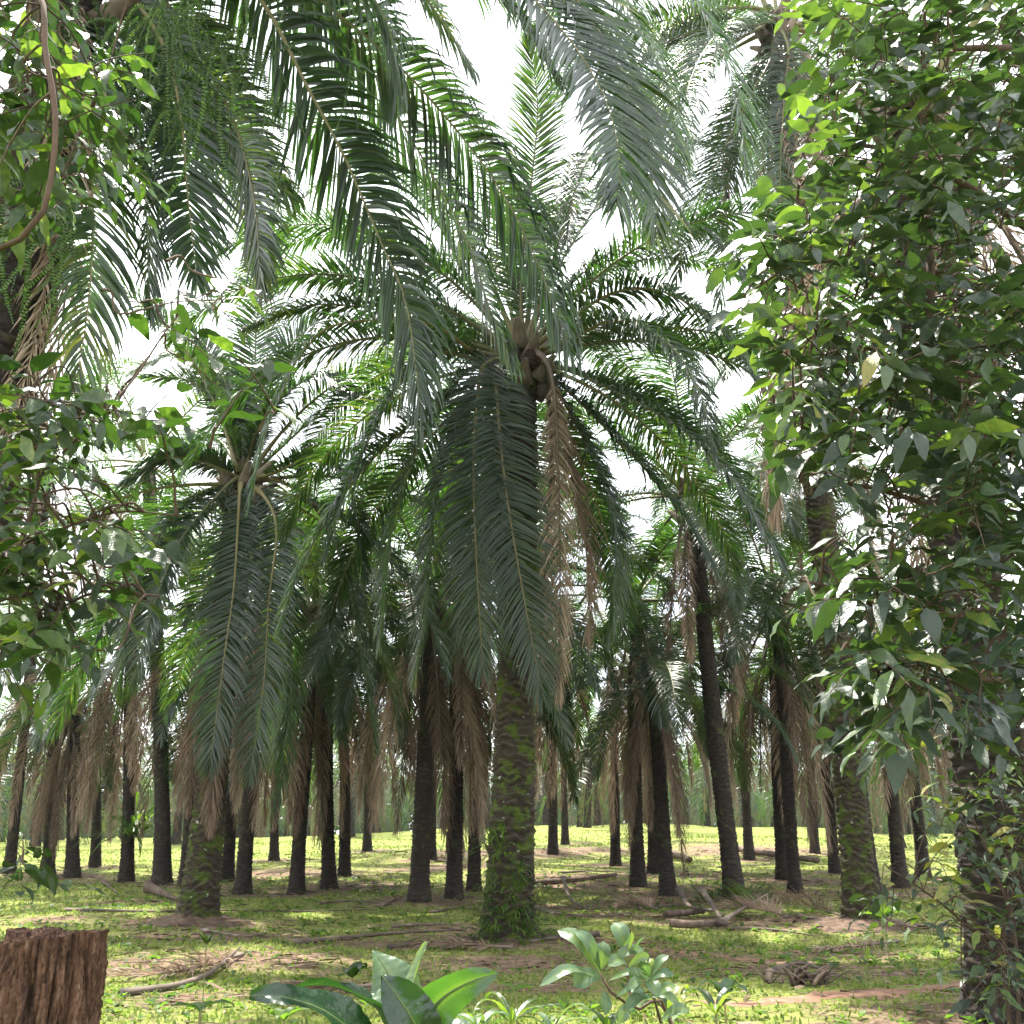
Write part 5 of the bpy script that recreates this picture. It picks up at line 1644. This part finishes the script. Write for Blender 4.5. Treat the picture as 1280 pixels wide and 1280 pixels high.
stalk_on_ground([(832, 1150), (880, 1146)], 0.10, 0.08, 'short dark log at the left of the pile of cut stalks', 'fallen_log', lift=[.1, .1], flat=1.0, mat='old_wood', cat='log', flare=1.0)
stalk_on_ground([(838, 1162), (866, 1164), (893, 1160)], 0.10, 0.07, 'reddish brown log in front of the pile of cut stalks', 'fallen_log', lift=[.1, .1, .1], flat=1.0, mat='old_wood', cat='log', flare=1.0)
stalk_on_ground([(850, 1132), (862, 1143), (892, 1155)], 0.06, 0.05, 'pale curved stalk leaning over the two logs', lift=[.34, .16, .22])
stalk_on_ground([(878, 1136), (892, 1148), (905, 1160)], 0.07, 0.06, 'brown stalk crossing the pale curved stalk on the logs', lift=[.36, .22, .05])
stalk_on_ground([(900, 1160), (915, 1153), (936, 1146), (960, 1138)], 0.075, 0.02, 'broad pale stalk base in the middle of the pile of cut stalks', lift=[.08, .12, .2, .3])
stalk_on_ground([(910, 1163), (950, 1163), (985, 1167), (1015, 1172)], 0.045, 0.02, 'thin grey stalk lying in front of the pile of cut stalks')
stalk_on_ground([(1000, 1148), (1030, 1152), (1058, 1152)], 0.06, 0.03, 'brown stalk ending against the tall mossy palm')
stalk_on_ground([(800, 1138), (830, 1134), (870, 1132)], 0.04, 0.03, 'long light brown stalk behind the left log')
stalk_on_ground([(664, 1107), (715, 1104), (770, 1098)], 0.12, 0.09, 'long brown log lying in the clearing right of the middle palm', 'fallen_log', lift=[.06, .08, .1], flat=1.0, mat='old_wood', cat='log', flare=1.0)
stalk_on_ground([(925, 1066), (960, 1072), (1022, 1081)], 0.20, 0.17, 'long pale log lying far off at the right of the clearing', 'fallen_log', lift=[.15, .15, .15], flat=1.0, mat='old_wood', cat='log', flare=1.0)
stalk_on_ground([(838, 1073), (852, 1076), (862, 1080)], 0.20, 0.16, 'short pale log on the far slope right of two black trunks', 'fallen_log', lift=[.15, .15, .15], flat=1.0, mat='old_wood', cat='log', flare=1.0)
stalk_on_ground([(474, 1134), (488, 1128), (502, 1122)], 0.06, 0.03, 'short pale stalk in front of the first black trunk')
stalk_on_ground([(400, 1131), (440, 1128), (490, 1133)], 0.04, 0.02, 'thin stalk on the grass left of the first black trunk')
stalk_on_ground([(1120, 1093), (1160, 1098), (1200, 1096)], 0.05, 0.03, 'long stalk on the bright grass behind the lower right shrub')
stalk_on_ground([(540, 1142), (570, 1137), (600, 1139)], 0.05, 0.02, 'thin dry stalk behind the foot of the middle palm on the left')
stalk_on_ground([(255, 1165), (300, 1172), (330, 1170)], 0.04, 0.015, 'short dry stalk on the soil right of the flared foot palm')
stalk_on_ground([(700, 1092), (740, 1090), (790, 1092)], 0.06, 0.03, 'thin dark stalk across the far bright clearing')
stalk_on_ground([(900, 1085), (940, 1083), (975, 1080)], 0.06, 0.03, 'pale stalk on the slope behind the black leaning palm')
stalk_on_ground([(960, 1222), (1000, 1216), (1040, 1224), (1062, 1228)], 0.045, 0.02, 'dark stalk lying over the small heap of husks', lift=[.05, .10, .06, .03])


def fallen_frond(pxs, L, seed, label, dead=True, n0=(0, 0, 1), lift=0.06, spread=1.0, rise=0.3, base_r=0.024):
    pts = [G(*p) + np.array([0, 0, lift]) for p in pxs]
    o = pts[0].copy()
    me, st = frond_mesh(catmull([p - o for p in pts]), 60, L, 0.02, seed, 0.5, dead, 0.15, 4, True, base_r, n0, False, 'fallen_frond', spread, rise)
    a = tag(link('fallen_frond', me, None, tuple(o)), label, 'fallen frond')
    link('stalk', st, a)


fallen_frond([(300, 1200), (250, 1216), (190, 1226), (130, 1228)], 0.5, 41, 'dry brown fallen frond on the soil behind the curved grey stalk', rise=0.3)
fallen_frond([(960, 1140), (935, 1128), (905, 1126), (872, 1130)], 0.75, 42, 'freshly cut grey green frond lying at the foot of the black leaning palm', dead=False, rise=0.9)
fallen_frond([(1058, 1150), (1010, 1138), (960, 1132), (940, 1130)], 0.7, 43, 'dry fallen frond with upright leaflets left of the tall mossy palm', rise=0.9)
fallen_frond([(985, 1158), (960, 1150), (930, 1146), (900, 1148)], 0.6, 44, 'heap of dry grey leaflets on top of the pile of cut stalks', rise=0.8, lift=0.15)
fallen_frond([(820, 1140), (795, 1134), (770, 1138)], 0.5, 45, 'dry fan shaped frond tip on the soil behind the curved stalks', rise=0.8)
fallen_frond([(470, 1240), (420, 1242), (350, 1238)], 0.4, 46, 'dry fallen frond on the grass behind the broad leaved plant', rise=0.15)
fallen_frond([(640, 1190), (590, 1188), (520, 1186)], 0.4, 47, 'dry flattened frond in front of the middle palm', rise=0.15)
fallen_frond([(1120, 1182), (1080, 1188), (1020, 1192)], 0.45, 48, 'dry flattened frond on the mulch under the tall mossy palm', rise=0.15)


def build_husk_heap():
    r = np.random.default_rng(12)
    c = G(1000, 1232)
    root = tag(empty('husk_heap', tuple(c)), 'small heap of broken brown husks beside the dirt path', 'husk heap')
    for k in range(34):
        a = r.uniform(0, 6.28)
        d = r.uniform(0, 0.24)
        b = np.array([d * math.cos(a) * 1.4, d * math.sin(a), 0.02])
        e = b + np.array([r.normal(0.05, 0.20), r.normal(0, 0.06), r.uniform(0.0, 0.20)])
        s = np.linspace(0, 1, 6)[:, None]
        mb = MB()
        tube(mb, b + (e - b) * s + np.array([0, 0, 0.03]) * np.sin(np.pi * s), np.interp(s[:, 0], [0, 0.5, 1], [0.012, 0.016, 0.005]) * r.uniform(0.5, 1.2), 5, 0, r.random(), r.uniform(1, 3.2))
        link('husk', mb.mesh('husk', M['old_wood']), root)


build_husk_heap()


def build_root_mounds():
    for idx, rad, h, lab in ((1, 0.95, 0.20, 'brown mound of matted roots round the flared foot palm'), (2, 1.0, 0.18, 'dark mound of roots and mulch round the tall mossy palm'), (0, 0.75, 0.12, 'low mound of roots round the foot of the large middle palm')):
        f = ROOTPOS[idx]
        r = np.random.default_rng(idx + 70)
        nr, ns = 12, 48
        q = np.linspace(0.25, 1, nr)
        th = np.linspace(0, 2 * math.pi, ns, endpoint=False)
        Rr, TH = np.meshgrid(q, th, indexing='ij')
        R = rad * Rr * (1 + 0.12 * np.sin(TH * 3 + idx) + 0.08 * np.sin(TH * 7))
        X, Y = R * np.cos(TH), R * np.sin(TH)
        Z = terrain(X + f[0], Y + f[1]) - f[2] + h * (1 - Rr) ** 1.2 / 0.75 ** 1.2 + 0.018 * r.normal(size=X.shape) * (1 - Rr) - 0.015 * (Rr > 0.95)
        V = np.stack([X, Y, Z], -1).reshape(-1, 3)
        i, j = np.meshgrid(np.arange(nr - 1), np.arange(ns), indexing='ij')
        j2 = (j + 1) % ns
        mb = MB()
        mb.add(V, np.stack([i * ns + j, (i + 1) * ns + j, (i + 1) * ns + j2, i * ns + j2], -1).reshape(-1, 4), 0, r.random(len(V)))
        tag(link('root_mound', mb.mesh('root_mound', M['roots']), None, tuple(f)), lab, 'root mound')


build_root_mounds()


def build_haze():
    me = bpy.data.meshes.new('haze')
    x0, x1, y0, y1, z0, z1 = -424, 424, -18, 410, -3, 27
    me.from_pydata([(x, y, z) for z in (z0, z1) for y in (y0, y1) for x in (x0, x1)], [], [(0, 2, 3, 1), (4, 5, 7, 6), (0, 1, 5, 4), (1, 3, 7, 5), (3, 2, 6, 7), (2, 0, 4, 6)])
    m = bpy.data.materials.new('haze')
    m.use_nodes = True
    n, l = m.node_tree.nodes, m.node_tree.links
    n.clear()
    v = n.new('ShaderNodeVolumePrincipled')
    v.inputs['Color'].default_value = (0.92, 0.96, 1.0, 1)
    v.inputs['Density'].default_value = 0.0002
    v.inputs['Anisotropy'].default_value = 0.3
    out = n.new('ShaderNodeOutputMaterial')
    l.new(v.outputs[0], out.inputs['Volume'])
    me.materials.append(m)
    tag(link('haze', me), 'thin pale haze in the air among the far palms', 'haze', kind='stuff')


build_haze()
print('far palms', N_FAR, 'objects', len(bpy.data.objects))
